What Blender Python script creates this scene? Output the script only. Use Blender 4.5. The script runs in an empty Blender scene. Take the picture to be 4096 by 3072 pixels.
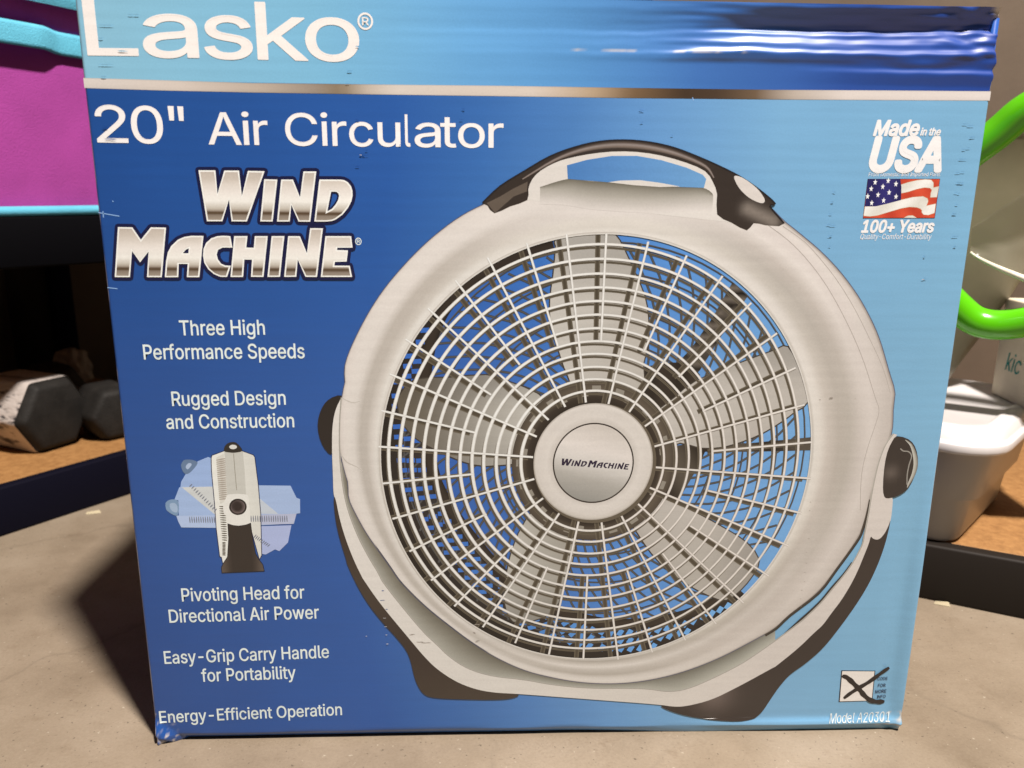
# A boxed fan on a concrete floor in the corner of two shelving units.
import bpy, bmesh, math, random
from mathutils import Vector, Matrix, geometry, noise
random.seed(7)
SC = bpy.context.scene
COL = SC.collection
R = math.radians

# ------------------------------------------------------------------ camera
cam = bpy.data.cameras.new('camera')
cam.sensor_width = 36.0
cam.lens = 3100.0 / 4096.0 * 36.0
cam.clip_start = 0.01
cam.clip_end = 60.0
cam_o = bpy.data.objects.new('camera', cam)
COL.objects.link(cam_o)
fwd = Vector((0.03880079, 0.97223407, -0.23077135))
rgt = Vector((0.99924686, -0.03764344, 0.00941769))
upv = -Vector((0.000469173, -0.230962959, -0.972962431))
cam_o.matrix_world = Matrix(((rgt.x, upv.x, -fwd.x, -0.04305635), (rgt.y, upv.y, -fwd.y, -0.54106821),
                             (rgt.z, upv.z, -fwd.z, 0.41964487), (0, 0, 0, 1)))
cam.dof.use_dof = True
cam.dof.focus_distance = 0.60
cam.dof.aperture_fstop = 7.0
SC.camera = cam_o

# ------------------------------------------------------------------ world and lamps
world = bpy.data.worlds.new('World')
SC.world = world
world.use_nodes = True
bg = world.node_tree.nodes['Background']
bg.inputs[0].default_value = (1.0, 0.86, 0.72, 1)
bg.inputs[1].default_value = 0.04

def lamp(name, loc, power, color, radius):
    l = bpy.data.lights.new(name, 'POINT')
    l.energy = power; l.color = color; l.shadow_soft_size = radius
    o = bpy.data.objects.new(name, l); o.location = loc; COL.objects.link(o)
    return o
lamp('ceiling_lamp', (0.62, -1.02, 3.05), 1020.0, (1.0, 0.905, 0.82), 0.115)

SC.view_settings.view_transform = 'Standard'
SC.view_settings.look = 'None'
SC.view_settings.exposure = 0.0
SC.view_settings.gamma = 1.0
SC.render.engine = 'CYCLES'
SC.cycles.max_bounces = 8

# ---- outlines of the print on the box front, in tenths of a millimetre (x across, z up)
D = {"logo_W":[[-2311,4370],[-2200,4371],[-2198,4218],[-2142,4370],[-2045,4371],[-2038,4206],[-1987,4370],[-1877,4369],[-2016,4040],[-2118,4040],[-2125,4182],[-2179,4040],[-2282,4039]],"logo_I":[[-1883,4317],[-1796,4316],[-1844,4041],[-1927,4041]],"logo_N":[[-1771,4316],[-1693,4317],[-1652,4201],[-1621,4370],[-1536,4371],[-1592,4042],[-1671,4042],[-1713,4152],[-1730,4042],[-1815,4041]],"logo_D":[[-1518,4319],[-1378,4320],[-1352,4316],[-1329,4303],[-1309,4277],[-1301,4247],[-1301,4217],[-1310,4180],[-1333,4138],[-1373,4091],[-1422,4057],[-1446,4048],[-1480,4044],[-1565,4043]],"logo_d":[[-1475,4111],[-1443,4128],[-1418,4156],[-1400,4184],[-1392,4212],[-1395,4230],[-1410,4241],[-1443,4241]],"logo_M":[[-2875,3996],[-2780,3995],[-2732,3913],[-2658,3996],[-2557,3995],[-2616,3662],[-2716,3662],[-2688,3835],[-2752,3762],[-2798,3837],[-2830,3661],[-2932,3661]],"logo_A":[[-2313,3942],[-2363,3664],[-2448,3663],[-2434,3753],[-2494,3753],[-2505,3663],[-2596,3662],[-2577,3774],[-2560,3831],[-2533,3874],[-2486,3915],[-2442,3934],[-2394,3942]],"logo_a":[[-2461,3825],[-2438,3849],[-2418,3858],[-2423,3825]],"logo_C":[[-2134,3942],[-2125,3865],[-2192,3865],[-2222,3850],[-2234,3819],[-2229,3786],[-2210,3757],[-2182,3744],[-2145,3743],[-2176,3666],[-2222,3667],[-2263,3685],[-2299,3718],[-2322,3761],[-2327,3809],[-2319,3857],[-2299,3895],[-2263,3926],[-2220,3941],[-2181,3944]],"logo_H":[[-2108,3942],[-2019,3943],[-2032,3866],[-1982,3865],[-1970,3943],[-1883,3944],[-1929,3668],[-2014,3668],[-1999,3785],[-2051,3785],[-2067,3667],[-2153,3666]],"logo_J":[[-1857,3944],[-1771,3945],[-1817,3669],[-1902,3668]],"logo_K":[[-1746,3945],[-1667,3945],[-1625,3831],[-1595,3999],[-1509,3999],[-1565,3670],[-1644,3670],[-1690,3789],[-1706,3670],[-1789,3669]],"logo_E":[[-1495,3947],[-1321,3948],[-1314,3871],[-1418,3869],[-1420,3854],[-1346,3852],[-1358,3776],[-1438,3774],[-1443,3748],[-1338,3748],[-1325,3671],[-1539,3670]],"silhouette":[[-398,4176],[-571,4092],[-742,3966],[-871,3851],[-1001,3715],[-1107,3590],[-1197,3460],[-1271,3333],[-1326,3227],[-1374,3124],[-1406,3025],[-1399,2930],[-1409,2905],[-1430,2804],[-1457,2703],[-1463,2610],[-1463,2497],[-1457,2384],[-1427,2231],[-1407,2163],[-1416,2046],[-1366,1928],[-1297,1779],[-1218,1648],[-1102,1464],[-1058,1379],[-873,1168],[-684,997],[-493,833],[-299,700],[-91,592],[106,534],[305,489],[504,468],[703,468],[901,493],[1097,540],[1293,610],[1486,701],[1676,814],[1887,942],[1985,1060],[2190,1241],[2312,1440],[2396,1584],[2458,1711],[2481,1770],[2500,1882],[2512,2014],[2508,2015],[2527,2095],[2556,2253],[2584,2410],[2618,2555],[2594,2746],[2604,2822],[2579,2906],[2542,2981],[2436,3246],[2343,3408],[2246,3550],[2142,3673],[2041,3777],[1924,3880],[1810,3964],[1706,4040],[1655,4072],[1533,4188],[1353,4278],[1219,4342],[1094,4349],[964,4307],[707,4321],[426,4326],[150,4343],[28,4330],[-98,4288],[-258,4237]],"rings":[[424,2335,1591,1640],[405,2345,1515,1562],[402,2332,1430,1475],[399,2325,1342,1380],[398,2320,1254,1289],[394,2317,1165,1196],[390,2317,1070,1100],[390,2313,981,1007],[388,2318,891,909],[387,2318,804,818],[389,2315,714,726],[388,2318,623,632],[387,2320,530,544]],"hub":[392,2317,443,454],"hub_cap":[392,2311,295,306],"spokes":[[108,3191,-122,3907],[322,2776,151,3968],[416,3225,426,3976],[486,2761,719,3922],[725,3147,993,3831],[639,2701,1254,3689],[990,2967,1474,3503],[758,2593,1677,3285],[1181,2709,1837,3034],[834,2439,1928,2757],[1275,2403,2013,2471],[852,2279,2032,2186],[1262,2093,1992,1907],[823,2118,1911,1643],[1148,1810,1783,1391],[734,1995,1603,1165],[947,1587,1401,986],[618,1895,1168,847],[682,1448,912,743],[468,1856,643,685],[377,1410,368,690],[299,1867,96,738],[70,1482,-170,840],[153,1925,-421,982],[-199,1658,-640,1161],[25,2039,-813,1381],[-396,1917,-973,1620],[-43,2191,-1091,1883],[-495,2231,-1157,2161],[-55,2361,-1176,2445],[-481,2550,-1150,2716],[-30,2518,-1081,2985],[-364,2833,-965,3236],[54,2645,-804,3453],[-161,3054,-612,3649],[173,2743,-389,3805]],"blade_top":[[71,3917],[80,3892],[67,3696],[48,3521],[57,3346],[114,3168],[161,3032],[218,2894],[245,2718],[519,2718],[726,2868],[726,3060],[754,3213],[745,3393],[711,3551],[632,3716],[555,3869],[481,3978],[382,3994],[140,3984]],"blade_right":[[798,2642],[972,2812],[1113,2931],[1395,3054],[1678,3163],[1767,3187],[1875,3018],[1962,2793],[1868,2709],[1790,2643],[1677,2566],[1570,2509],[1367,2439],[1181,2430],[1029,2469],[828,2412]],"blade_low":[[606,1940],[690,1845],[803,1672],[933,1508],[1136,1338],[1349,1219],[1469,1190],[1571,1270],[1659,1396],[1698,1522],[1588,1668],[1416,1782],[1216,1896],[1061,1973],[902,2068],[788,2098]],"blade_foot":[[-91,1880],[-199,1629],[-244,1390],[-252,1182],[-213,1056],[-144,1012],[47,1057],[161,1178],[220,1417],[256,1523],[288,1728],[327,1841],[305,1922],[77,2043]],"blade_left":[[34,2719],[-30,2840],[-247,2931],[-400,2978],[-666,2958],[-906,2945],[-1017,2831],[-1033,2757],[-1012,2645],[-951,2550],[-862,2474],[-762,2420],[-582,2333],[-398,2294],[-124,2318],[-21,2318]],"rear_band":[[65,3890],[-202,3811],[-432,3698],[-566,3585],[-680,3471],[-760,3320],[-807,3159],[-836,2960],[-841,2701],[-823,2455],[-767,2165],[-640,1918],[-510,1726],[-334,1497],[-138,1289],[96,1138],[351,1038],[587,992],[881,999],[1153,1061],[1383,1166],[1571,1270]],"strut":[[1330,3647],[1447,3551],[1303,3309],[1142,3017],[1006,2868],[872,2961],[1060,3163],[1207,3399]],"motor_dark":[[725,3035],[885,3072],[1066,3072],[1145,2980],[1112,2915],[955,2793],[833,2680],[644,2793]],"motor_dark2":[[883,2431],[1105,2459],[1553,2464],[2009,2509],[2019,2408],[1558,2398],[1221,2399],[1173,2274],[1055,2037],[905,2018],[754,2019],[819,2217]],"handle_outer":[[-427,4176],[-309,4286],[-142,4389],[24,4484],[191,4546],[357,4584],[525,4595],[693,4584],[864,4550],[1037,4491],[1213,4420],[1347,4356],[1483,4271],[1587,4189],[1550,4173],[1661,4058]],"handle_inner":[[-393,4160],[-345,4110],[-240,4156],[-123,4199],[-117,4270],[-91,4337],[-33,4395],[59,4445],[141,4473],[276,4502],[442,4522],[612,4522],[781,4500],[955,4455],[1085,4402],[1142,4333],[1178,4251],[1188,4115],[1292,4061],[1404,4009],[1448,4059],[1529,4046],[1627,4040]],"handle_hole":[[142,4429],[277,4466],[444,4493],[613,4495],[783,4469],[957,4422],[1070,4377],[1096,4349],[1084,4291],[922,4295],[782,4298],[425,4321],[150,4340]],"hole_shade_top":[[-38,4285],[150,4340],[285,4328],[425,4321],[610,4310],[782,4298],[922,4295],[1084,4290],[1147,4252]],"hole_shade_bot":[[-37,4272],[133,4267],[287,4244],[428,4232],[614,4222],[786,4224],[926,4230],[1087,4240],[1152,4236]],"hole_lens":[[425,4321],[506,4333],[643,4337],[781,4321],[921,4298],[782,4293],[610,4303]],"handle_button":[[1286,4368],[1346,4360],[1446,4295],[1504,4230],[1510,4200],[1481,4194],[1400,4229],[1326,4294]],"handle_streak":[[-158,4336],[58,4464],[233,4530],[400,4562],[568,4566],[737,4548],[909,4506],[1084,4435],[1149,4358]],"handle_side":[[-398,4176],[-342,4110],[-216,4221],[-127,4255],[-122,4320],[-224,4270],[-308,4220]],"handle_side2":[[1225,4252],[1313,4228],[1403,4187],[1456,4206],[1539,4148],[1625,4060],[1547,4062],[1449,4078],[1384,4130]],"stand_inner":[[-1434,2813],[-1456,2610],[-1464,2384],[-1458,2231],[-1442,2066],[-1412,1919],[-1354,1739],[-1277,1567],[-1206,1434],[-1189,1380],[-1062,1191],[-877,935],[-782,837],[-687,727],[-542,616],[-347,547],[-89,515],[108,467],[406,429],[754,423],[905,415],[1056,384],[1206,404],[1400,496],[1593,605],[1688,670],[1877,822],[2071,989],[2137,1059],[2227,1163],[2301,1279],[2375,1386],[2435,1492],[2468,1575],[2495,1651],[2498,1711],[2506,1830],[2513,1918],[2516,2065],[2527,2209],[2539,2312],[2570,2449],[2625,2536]],"stand_outer":[[-1434,2813],[-1478,2730],[-1507,2610],[-1518,2422],[-1519,2231],[-1522,2067],[-1507,2047],[-1486,1890],[-1447,1720],[-1389,1538],[-1329,1394],[-1338,1412],[-1249,1256],[-1159,1119],[-1067,991],[-974,861],[-880,730],[-785,620],[-640,507],[-494,438],[-346,402],[-119,385],[110,361],[509,320],[982,272],[1115,247],[1215,251],[1414,304],[1608,414],[1752,502],[1906,600],[1898,589],[2083,764],[2190,894],[2262,959],[2313,1061],[2381,1169],[2445,1308],[2488,1431],[2518,1545],[2547,1658],[2555,1710],[2572,1686],[2619,1678],[2657,1728],[2681,1795],[2692,1851],[2690,1954],[2685,2035],[2651,2024],[2616,2039],[2589,2213],[2599,2371],[2623,2478],[2655,2526]],"foot_left":[[-1523,2062],[-1507,2047],[-1486,1890],[-1447,1720],[-1389,1538],[-1329,1394],[-1338,1412],[-1249,1256],[-1159,1119],[-1067,991],[-974,861],[-880,730],[-785,620],[-640,507],[-494,438],[-346,402],[-119,385],[-168,349],[-297,334],[-592,345],[-808,360],[-886,389],[-933,468],[-961,556],[-983,688],[-1014,786],[-1088,895],[-1199,1035],[-1299,1184],[-1386,1361],[-1450,1536],[-1445,1538],[-1493,1730],[-1518,1890]],"foot_right":[[987,268],[1115,247],[1215,251],[1414,304],[1608,414],[1752,502],[1906,600],[1898,589],[2083,764],[2190,894],[2255,960],[2310,1061],[2377,1169],[2441,1308],[2484,1431],[2514,1545],[2544,1658],[2550,1719],[2571,1691],[2618,1683],[2655,1732],[2679,1799],[2689,1854],[2687,1791],[2672,1649],[2641,1498],[2595,1345],[2544,1222],[2486,1106],[2413,973],[2284,761],[2147,619],[2034,531],[1963,431],[1902,318],[1841,194],[1795,143],[1753,120],[1631,105],[1426,121],[1221,159],[1056,219]],"interior":[[-1452,2384],[-1458,2231],[-1442,2066],[-1412,1919],[-1354,1739],[-1277,1567],[-1206,1434],[-1189,1380],[-1062,1191],[-877,935],[-782,837],[-687,727],[-542,616],[-347,547],[-89,515],[108,467],[406,429],[754,423],[905,415],[1056,384],[1206,404],[1400,496],[1593,605],[1688,670],[1887,822]],"interior_top":[[-1432,2327],[-1411,2173],[-1398,2046],[-1347,1938],[-1279,1789],[-1200,1658],[-1083,1474],[-1011,1370],[-1039,1389],[-854,1179],[-779,1104],[-665,1007],[-473,843],[-279,710],[-91,620],[106,550],[403,501],[751,490],[900,510],[1047,547],[1194,589],[1388,675],[1580,771],[1674,835],[1871,996]],"dark_line":[[1802,878],[1886,939],[1986,1051],[2194,1241],[2316,1440],[2400,1584],[2464,1703],[2481,1770],[2500,1882],[2512,2014]],"dark_line2":[[1840,779],[1906,833],[2069,1009],[2135,1078],[2222,1179],[2296,1291],[2371,1394],[2431,1496]],"knob_left":[[-1428,2827],[-1501,2813],[-1556,2767],[-1594,2694],[-1612,2610],[-1603,2516],[-1571,2432],[-1524,2384],[-1514,2460],[-1505,2610],[-1476,2730]],"knob_right":[[2656,2516],[2744,2492],[2799,2438],[2834,2350],[2841,2262],[2817,2153],[2778,2083],[2716,2043],[2651,2024],[2616,2039],[2597,2114],[2588,2263],[2596,2390],[2623,2478]],"knob_glint":[[2721,2487],[2769,2448],[2808,2370],[2826,2292],[2819,2213],[2795,2143],[2785,2108]],"knob_line":[[2692,2419],[2718,2400],[2757,2395],[2785,2360],[2775,2292],[2771,2213],[2780,2133]],"side_line":[[1547,4046],[1697,3945],[1833,3825],[1974,3668],[2101,3492],[2234,3276],[2340,3074],[2454,2812],[2494,2716],[2480,2601],[2443,2427],[2421,2210],[2444,1928]],"side_line2":[[1653,4038],[1823,3928],[1981,3774],[2103,3634],[2232,3456],[2366,3240],[2483,3037],[2562,2849]],"boss_line":[[-1426,2809],[-1387,2786],[-1343,2775],[-1294,2790]],"boss_line2":[[-1452,2384],[-1414,2327],[-1343,2290],[-1304,2257]],"handle_glow":[[1398,4154],[1583,4073]],"m_ghost1":[[-2385,2359],[-2409,2369],[-2485,2337],[-2580,2239],[-2618,2179],[-2625,2143],[-2395,1920],[-2378,2142]],"m_cap1":[[-2607,2308],[-2586,2344],[-2558,2350],[-2521,2347],[-2486,2327],[-2514,2284],[-2551,2248],[-2580,2239],[-2599,2262]],"m_capl1":[[-2575,2294],[-2560,2317],[-2542,2324],[-2530,2314],[-2544,2291],[-2564,2275]],"m_ghost2":[[-2635,2136],[-2677,2043],[-2650,2036],[-2657,1918],[-2676,1915],[-2665,1868],[-2647,1823],[-2391,1818],[-2378,2142],[-2619,2143]],"m_cap2":[[-2744,2017],[-2714,2040],[-2677,2044],[-2652,2029],[-2651,1976],[-2666,1918],[-2700,1925],[-2732,1949],[-2745,1970]],"m_capl2":[[-2714,2010],[-2679,2016],[-2660,1989],[-2667,1942],[-2698,1949],[-2714,1976]],"m_wedge1":[[-2616,2137],[-2396,2142],[-2388,2014],[-2395,1923]],"m_strip2":[[-2676,1915],[-2392,1917],[-2391,1818],[-2647,1823],[-2665,1868]],"m_ghost3":[[-2064,2150],[-1831,2146],[-1793,2051],[-1768,2041],[-1773,1930],[-1800,1926],[-1823,1848],[-2063,1836]],"m_wedge3":[[-2059,2046],[-1932,1924],[-2063,1928]],"m_strip3":[[-2139,1918],[-1800,1926],[-1826,1845],[-2138,1840]],"m_ghost4":[[-2063,1829],[-1842,1835],[-1867,1732],[-1875,1697],[-1943,1628],[-1974,1642],[-2046,1601],[-2084,1609]],"m_body":[[-2378,2379],[-2293,2411],[-2161,2411],[-2086,2381],[-2078,2365],[-2067,2153],[-2064,1918],[-2078,1595],[-2093,1567],[-2140,1816],[-2303,1817],[-2326,1583],[-2365,1534],[-2371,1583],[-2383,1590],[-2391,1818],[-2388,2008],[-2390,2261],[-2385,2359]],"m_face":[[-2290,2408],[-2158,2409],[-2155,2273],[-2159,2033],[-2169,1939],[-2294,1940],[-2292,2168]],"m_edge":[[-2351,2364],[-2294,2395],[-2292,2260],[-2293,2034],[-2351,2008],[-2354,2128]],"m_seam":[[-2225,2395],[-2225,2273],[-2223,2114]],"m_plate":[[-2332,1967],[-2326,2007],[-2304,2054],[-2283,2081],[-2159,2080],[-2141,2033],[-2142,1850],[-2176,1837],[-2227,1829],[-2270,1834],[-2304,1848],[-2306,1899],[-2326,1926]],"m_knob":[[-2159,1983],[-2162,1968],[-2168,1954],[-2177,1942],[-2188,1931],[-2202,1924],[-2217,1920],[-2232,1919],[-2246,1922],[-2259,1928],[-2271,1937],[-2279,1948],[-2285,1962],[-2288,1976],[-2286,1991],[-2282,2005],[-2274,2019],[-2264,2030],[-2251,2039],[-2237,2045],[-2222,2047],[-2208,2046],[-2194,2042],[-2181,2034],[-2171,2024],[-2164,2012],[-2160,1998]],"m_leg":[[-2304,1846],[-2270,1834],[-2227,1829],[-2176,1837],[-2142,1850],[-2136,1734],[-2122,1609],[-2100,1560],[-2074,1518],[-2067,1468],[-2377,1457],[-2377,1500],[-2355,1541],[-2326,1583],[-2306,1735]],"m_top":[[-2292,2414],[-2284,2450],[-2260,2473],[-2229,2482],[-2199,2476],[-2171,2443],[-2161,2414],[-2198,2404],[-2229,2401],[-2266,2405]],"m_light":[[-2197,2445],[-2199,2439],[-2204,2434],[-2211,2431],[-2219,2428],[-2228,2428],[-2237,2429],[-2244,2432],[-2249,2437],[-2252,2442],[-2252,2448],[-2248,2453],[-2242,2457],[-2235,2460],[-2226,2462],[-2217,2461],[-2209,2459],[-2202,2455],[-2198,2450]],"m_ticks":[[-2353,2344,-2287,2357],[-2353,2328,-2288,2341],[-2353,2313,-2288,2326],[-2353,2297,-2289,2310],[-2353,2281,-2289,2294],[-2353,2265,-2290,2278],[-2353,2249,-2290,2262],[-2354,2234,-2291,2247],[-2354,2218,-2291,2231],[-2354,2202,-2292,2209],[-2354,2186,-2293,2193],[-2354,2170,-2293,2177],[-2354,2154,-2294,2161],[-2354,2138,-2294,2145],[-2354,2122,-2295,2129],[-2354,2106,-2295,2113],[-2354,2090,-2296,2097],[-2355,2074,-2296,2081],[-2355,2058,-2297,2065],[-2355,2042,-2297,2049]],"m_ticks_dark":[[-2359,1987,-2312,1984],[-2359,1970,-2313,1967],[-2359,1952,-2313,1949],[-2359,1935,-2314,1932],[-2359,1917,-2315,1914],[-2359,1899,-2315,1896],[-2359,1882,-2316,1879],[-2359,1864,-2316,1861],[-2359,1846,-2317,1843],[-2359,1829,-2317,1826],[-2359,1811,-2318,1808],[-2358,1793,-2319,1790],[-2358,1775,-2319,1772],[-2358,1757,-2320,1754],[-2358,1740,-2320,1737],[-2358,1722,-2321,1719],[-2359,1701,-2334,1699],[-2360,1690,-2334,1688],[-2360,1679,-2335,1677],[-2361,1668,-2336,1666],[-2362,1657,-2337,1655],[-2363,1646,-2338,1644],[-2364,1635,-2339,1633],[-2365,1624,-2339,1622],[-2365,1612,-2340,1611],[-2366,1601,-2341,1600]],"m_ticks_ghost":[[-2580,1908,-2580,1860],[-2564,1908,-2564,1860],[-2548,1907,-2547,1860],[-2531,1907,-2531,1860],[-2515,1907,-2515,1860],[-2499,1907,-2499,1860],[-2483,1907,-2482,1860],[-2467,1907,-2466,1859],[-2450,1907,-2450,1859],[-2434,1907,-2434,1859],[-2418,1907,-2417,1859],[-2402,1907,-2401,1859],[-2133,1913,-2134,1864],[-2117,1913,-2118,1864],[-2100,1913,-2101,1864],[-2084,1913,-2085,1864],[-2068,1912,-2069,1863],[-2052,1912,-2052,1863],[-2035,1912,-2036,1863],[-2019,1912,-2020,1863],[-2003,1912,-2003,1863],[-1986,1912,-1987,1863],[-1970,1912,-1971,1863],[-1954,1912,-1954,1863],[-1937,1912,-1938,1863],[-1921,1912,-1921,1862],[-1905,1911,-1905,1862],[-1888,1911,-1889,1862],[-1872,1911,-1872,1862],[-2540,2162,-2560,2142],[-2526,2146,-2547,2126],[-2513,2130,-2533,2110],[-2499,2114,-2520,2094],[-2486,2098,-2506,2078],[-2472,2082,-2493,2062],[-2459,2066,-2479,2046],[-2445,2050,-2465,2030],[-2432,2034,-2452,2014],[-2418,2017,-2438,1997],[-2404,2001,-2425,1981],[-2391,1985,-2411,1965],[-2377,1969,-2397,1948],[-2126,1734,-2105,1761],[-2114,1725,-2094,1751],[-2102,1717,-2082,1742],[-2090,1709,-2070,1732],[-2078,1700,-2058,1722],[-2066,1692,-2045,1712],[-2054,1683,-2033,1703],[-2042,1675,-2021,1693],[-2029,1666,-2009,1683]],"f_base":[[2220,4359],[2722,4365],[2721,4105],[2217,4100]],"f_canton":[[2220,4359],[2445,4362],[2460,4310],[2468,4223],[2377,4198],[2297,4179],[2219,4178]],"f_white1":[[2455,4325],[2503,4341],[2562,4355],[2621,4362],[2663,4359],[2681,4341],[2685,4307],[2722,4316],[2718,4246],[2674,4243],[2673,4270],[2678,4293],[2662,4306],[2623,4309],[2569,4298],[2511,4279],[2465,4269]],"f_white2":[[2220,4176],[2297,4179],[2377,4198],[2468,4223],[2549,4242],[2620,4248],[2653,4235],[2661,4217],[2652,4185],[2716,4199],[2716,4138],[2676,4124],[2642,4126],[2626,4142],[2626,4155],[2612,4167],[2586,4175],[2535,4178],[2476,4167],[2395,4143],[2315,4118],[2260,4111],[2218,4115]],"f_white3":[[2506,4104],[2532,4117],[2565,4118],[2592,4104]],"f_stars":[[2272,4340],[2362,4351],[2419,4330],[2329,4311],[2249,4296],[2378,4273],[2302,4256],[2230,4245],[2430,4245],[2346,4219],[2264,4201]],"q_frame":[[2449,555],[2729,547],[2738,270],[2458,265]],"q_white":[[2457,548],[2721,542],[2731,275],[2467,272]],"q_x1":[[2460,506],[2495,494],[2529,467],[2565,432],[2605,391],[2633,360],[2656,331],[2705,288],[2755,264],[2800,257],[2844,256]],"q_x2":[[2496,300],[2543,344],[2605,391],[2668,434],[2729,482],[2784,523],[2845,567]],"band_bot":[[-3008,4875],[-2501,4867],[-1941,4863],[-1132,4862],[-312,4863],[517,4863],[1527,4868],[2293,4874],[3019,4881]],"band_top":[[-3009,4937],[-2495,4930],[-1937,4921],[-1130,4924],[-313,4928],[515,4927],[1521,4929],[2285,4936],[3017,4941]],"hub_text":[[150,2296],[657,2257],56],"text":[["L",[-2949,5076],[-2634,5078],334,{"o":0.004,"n":"brand"}],["a",[-2594,5072],[-2252,5072],334,{"o":0.004,"n":"brand"}],["s",[-2208,5069],[-1908,5069],335,{"o":0.004,"n":"brand"}],["k",[-1873,5068],[-1558,5065],336,{"o":0.004,"n":"brand"}],["o",[-1564,5067],[-1227,5066],337,{"o":0.004,"n":"brand"}],["\u00ae",[-1231,5258],[-1129,5259],94,{"n":"brand","reg":1}],["2",[-2949,4541],[-2751,4540],230,{"n":"title","o":0.004}],["0",[-2721,4539],[-2520,4538],230,{"n":"title","o":0.004}],["A",[-2230,4537],[-2017,4536],200,{"n":"title","o":0.004}],["i",[-2005,4536],[-1961,4537],201,{"n":"title","o":0.004}],["r",[-1932,4537],[-1842,4536],201,{"n":"title","o":0.004}],["C",[-1726,4536],[-1519,4536],202,{"n":"title","o":0.004}],["i",[-1491,4537],[-1450,4538],202,{"n":"title","o":0.004}],["r",[-1419,4537],[-1327,4538],201,{"n":"title","o":0.004}],["c",[-1308,4536],[-1153,4537],202,{"n":"title","o":0.004}],["u",[-1120,4537],[-973,4537],202,{"n":"title","o":0.004}],["l",[-940,4538],[-907,4538],202,{"n":"title","o":0.004}],["a",[-877,4537],[-707,4537],202,{"n":"title","o":0.004}],["t",[-706,4537],[-603,4537],203,{"n":"title","o":0.004}],["o",[-588,4537],[-414,4537],203,{"n":"title","o":0.004}],["r",[-386,4538],[-289,4537],203,{"n":"title","o":0.004}],["\"",[-2476,4540],[-2379,4538],231,{"n":"title","o":0.004}],["Three High",[-2529,3260],[-1945,3267],103,{"n":"feature"}],["Performance Speeds",[-2792,3089],[-1679,3100],103,{"n":"feature"}],["Rugged Design",[-2628,2752],[-1831,2761],103,{"n":"feature"}],["and Construction",[-2682,2582],[-1780,2593],102,{"n":"feature"}],["Pivoting Head for",[-2693,1223],[-1777,1238],106,{"n":"feature"}],["Directional Air Power",[-2802,1046],[-1676,1068],107,{"n":"feature"}],["Easy-Grip Carry Handle",[-2871,695],[-1615,730],107,{"n":"feature"}],["for Portability",[-2602,535],[-1880,552],108,{"n":"feature"}],["Energy-Efficient Operation",[-2955,175],[-1536,220],103,{"n":"feature"}],["Made",[2234,4648],[2534,4652],95,{"n":"origin","b":0.034,"i":0.2}],["in the",[2551,4652],[2685,4654],47,{"n":"origin","b":0.03,"i":0.2}],["USA",[2234,4418],[2729,4423],212,{"n":"origin","b":0.042,"i":0.16}],["From Domestic and Imported Parts",[2221,4379],[2722,4385],25,{"n":"origin","i":0.1}],["100+ Years",[2221,4002],[2725,4007],80,{"n":"origin","b":0.034,"i":0.15}],["Quality-Comfort-Durability",[2211,3954],[2718,3957],37,{"n":"origin","i":0.15}],["Model A20301",[2397,85],[2897,90],77,{"n":"model","i":0.18,"b":0.002}],["CODE",[2758,456],[2844,454],27,{"n":"code","b":0.01}],["FOR",[2770,392],[2836,391],29,{"n":"code","b":0.01}],["MORE",[2754,338],[2848,336],30,{"n":"code","b":0.01}],["INFO",[2774,290],[2848,289],27,{"n":"code","b":0.01}]],"scuff":[[-2646,5317,96],[-2825,5248,112],[-2841,5173,80],[-2835,5017,128],[-2859,4941,80],[-2747,5101,96],[-1302,5002,57],[-1308,4926,48],[-1235,5155,48],[-2877,4631,64],[-2852,4561,96],[-1270,4634,22],[-1204,4504,48],[-976,4550,25],[-1251,4701,40],[-560,4780,48],[-568,4710,48],[621,4789,64],[642,4710,48],[849,4633,48],[-1235,4480,96],[-1270,4407,64],[2863,4723,112],[2913,4645,64],[2872,4568,80],[2865,4494,112],[2860,4411,80],[2852,4344,96],[2853,4277,64],[2855,4201,64],[2861,4130,88],[2878,3979,64],[2897,3910,48],[1990,4272,32],[1989,4202,40],[1988,4126,48],[1987,4049,72],[1999,3973,64],[2003,3904,32],[2684,3834,38],[2712,3681,38],[-1188,1218,41],[-1186,1294,32],[-1162,1140,32],[-966,924,80],[-890,854,128],[-473,1006,48],[-483,931,40],[-468,859,48],[2047,2802,22],[2137,2808,64],[2305,2808,19],[2050,2000,19],[2053,1931,16],[2070,1706,25],[2063,1581,19],[2065,1498,22],[2064,1413,19],[2073,1339,16],[2054,1265,19],[2058,1190,16],[2064,1125,22],[2774,821,22],[2812,597,25],[2089,382,22],[2800,608,22]],"scratch":[[-2996,4090,-2859,4067],[-2964,4099,-2965,4058],[-2990,3589,-2924,3581],[-2894,4168,-2889,4160],[969,4873,977,4854]],"scuff_white":[[-1177,1066,35],[-1170,993,32],[-1166,923,25],[-1161,845,32],[-1238,4480,22],[2694,3678,32],[-1320,914,19]]}
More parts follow.
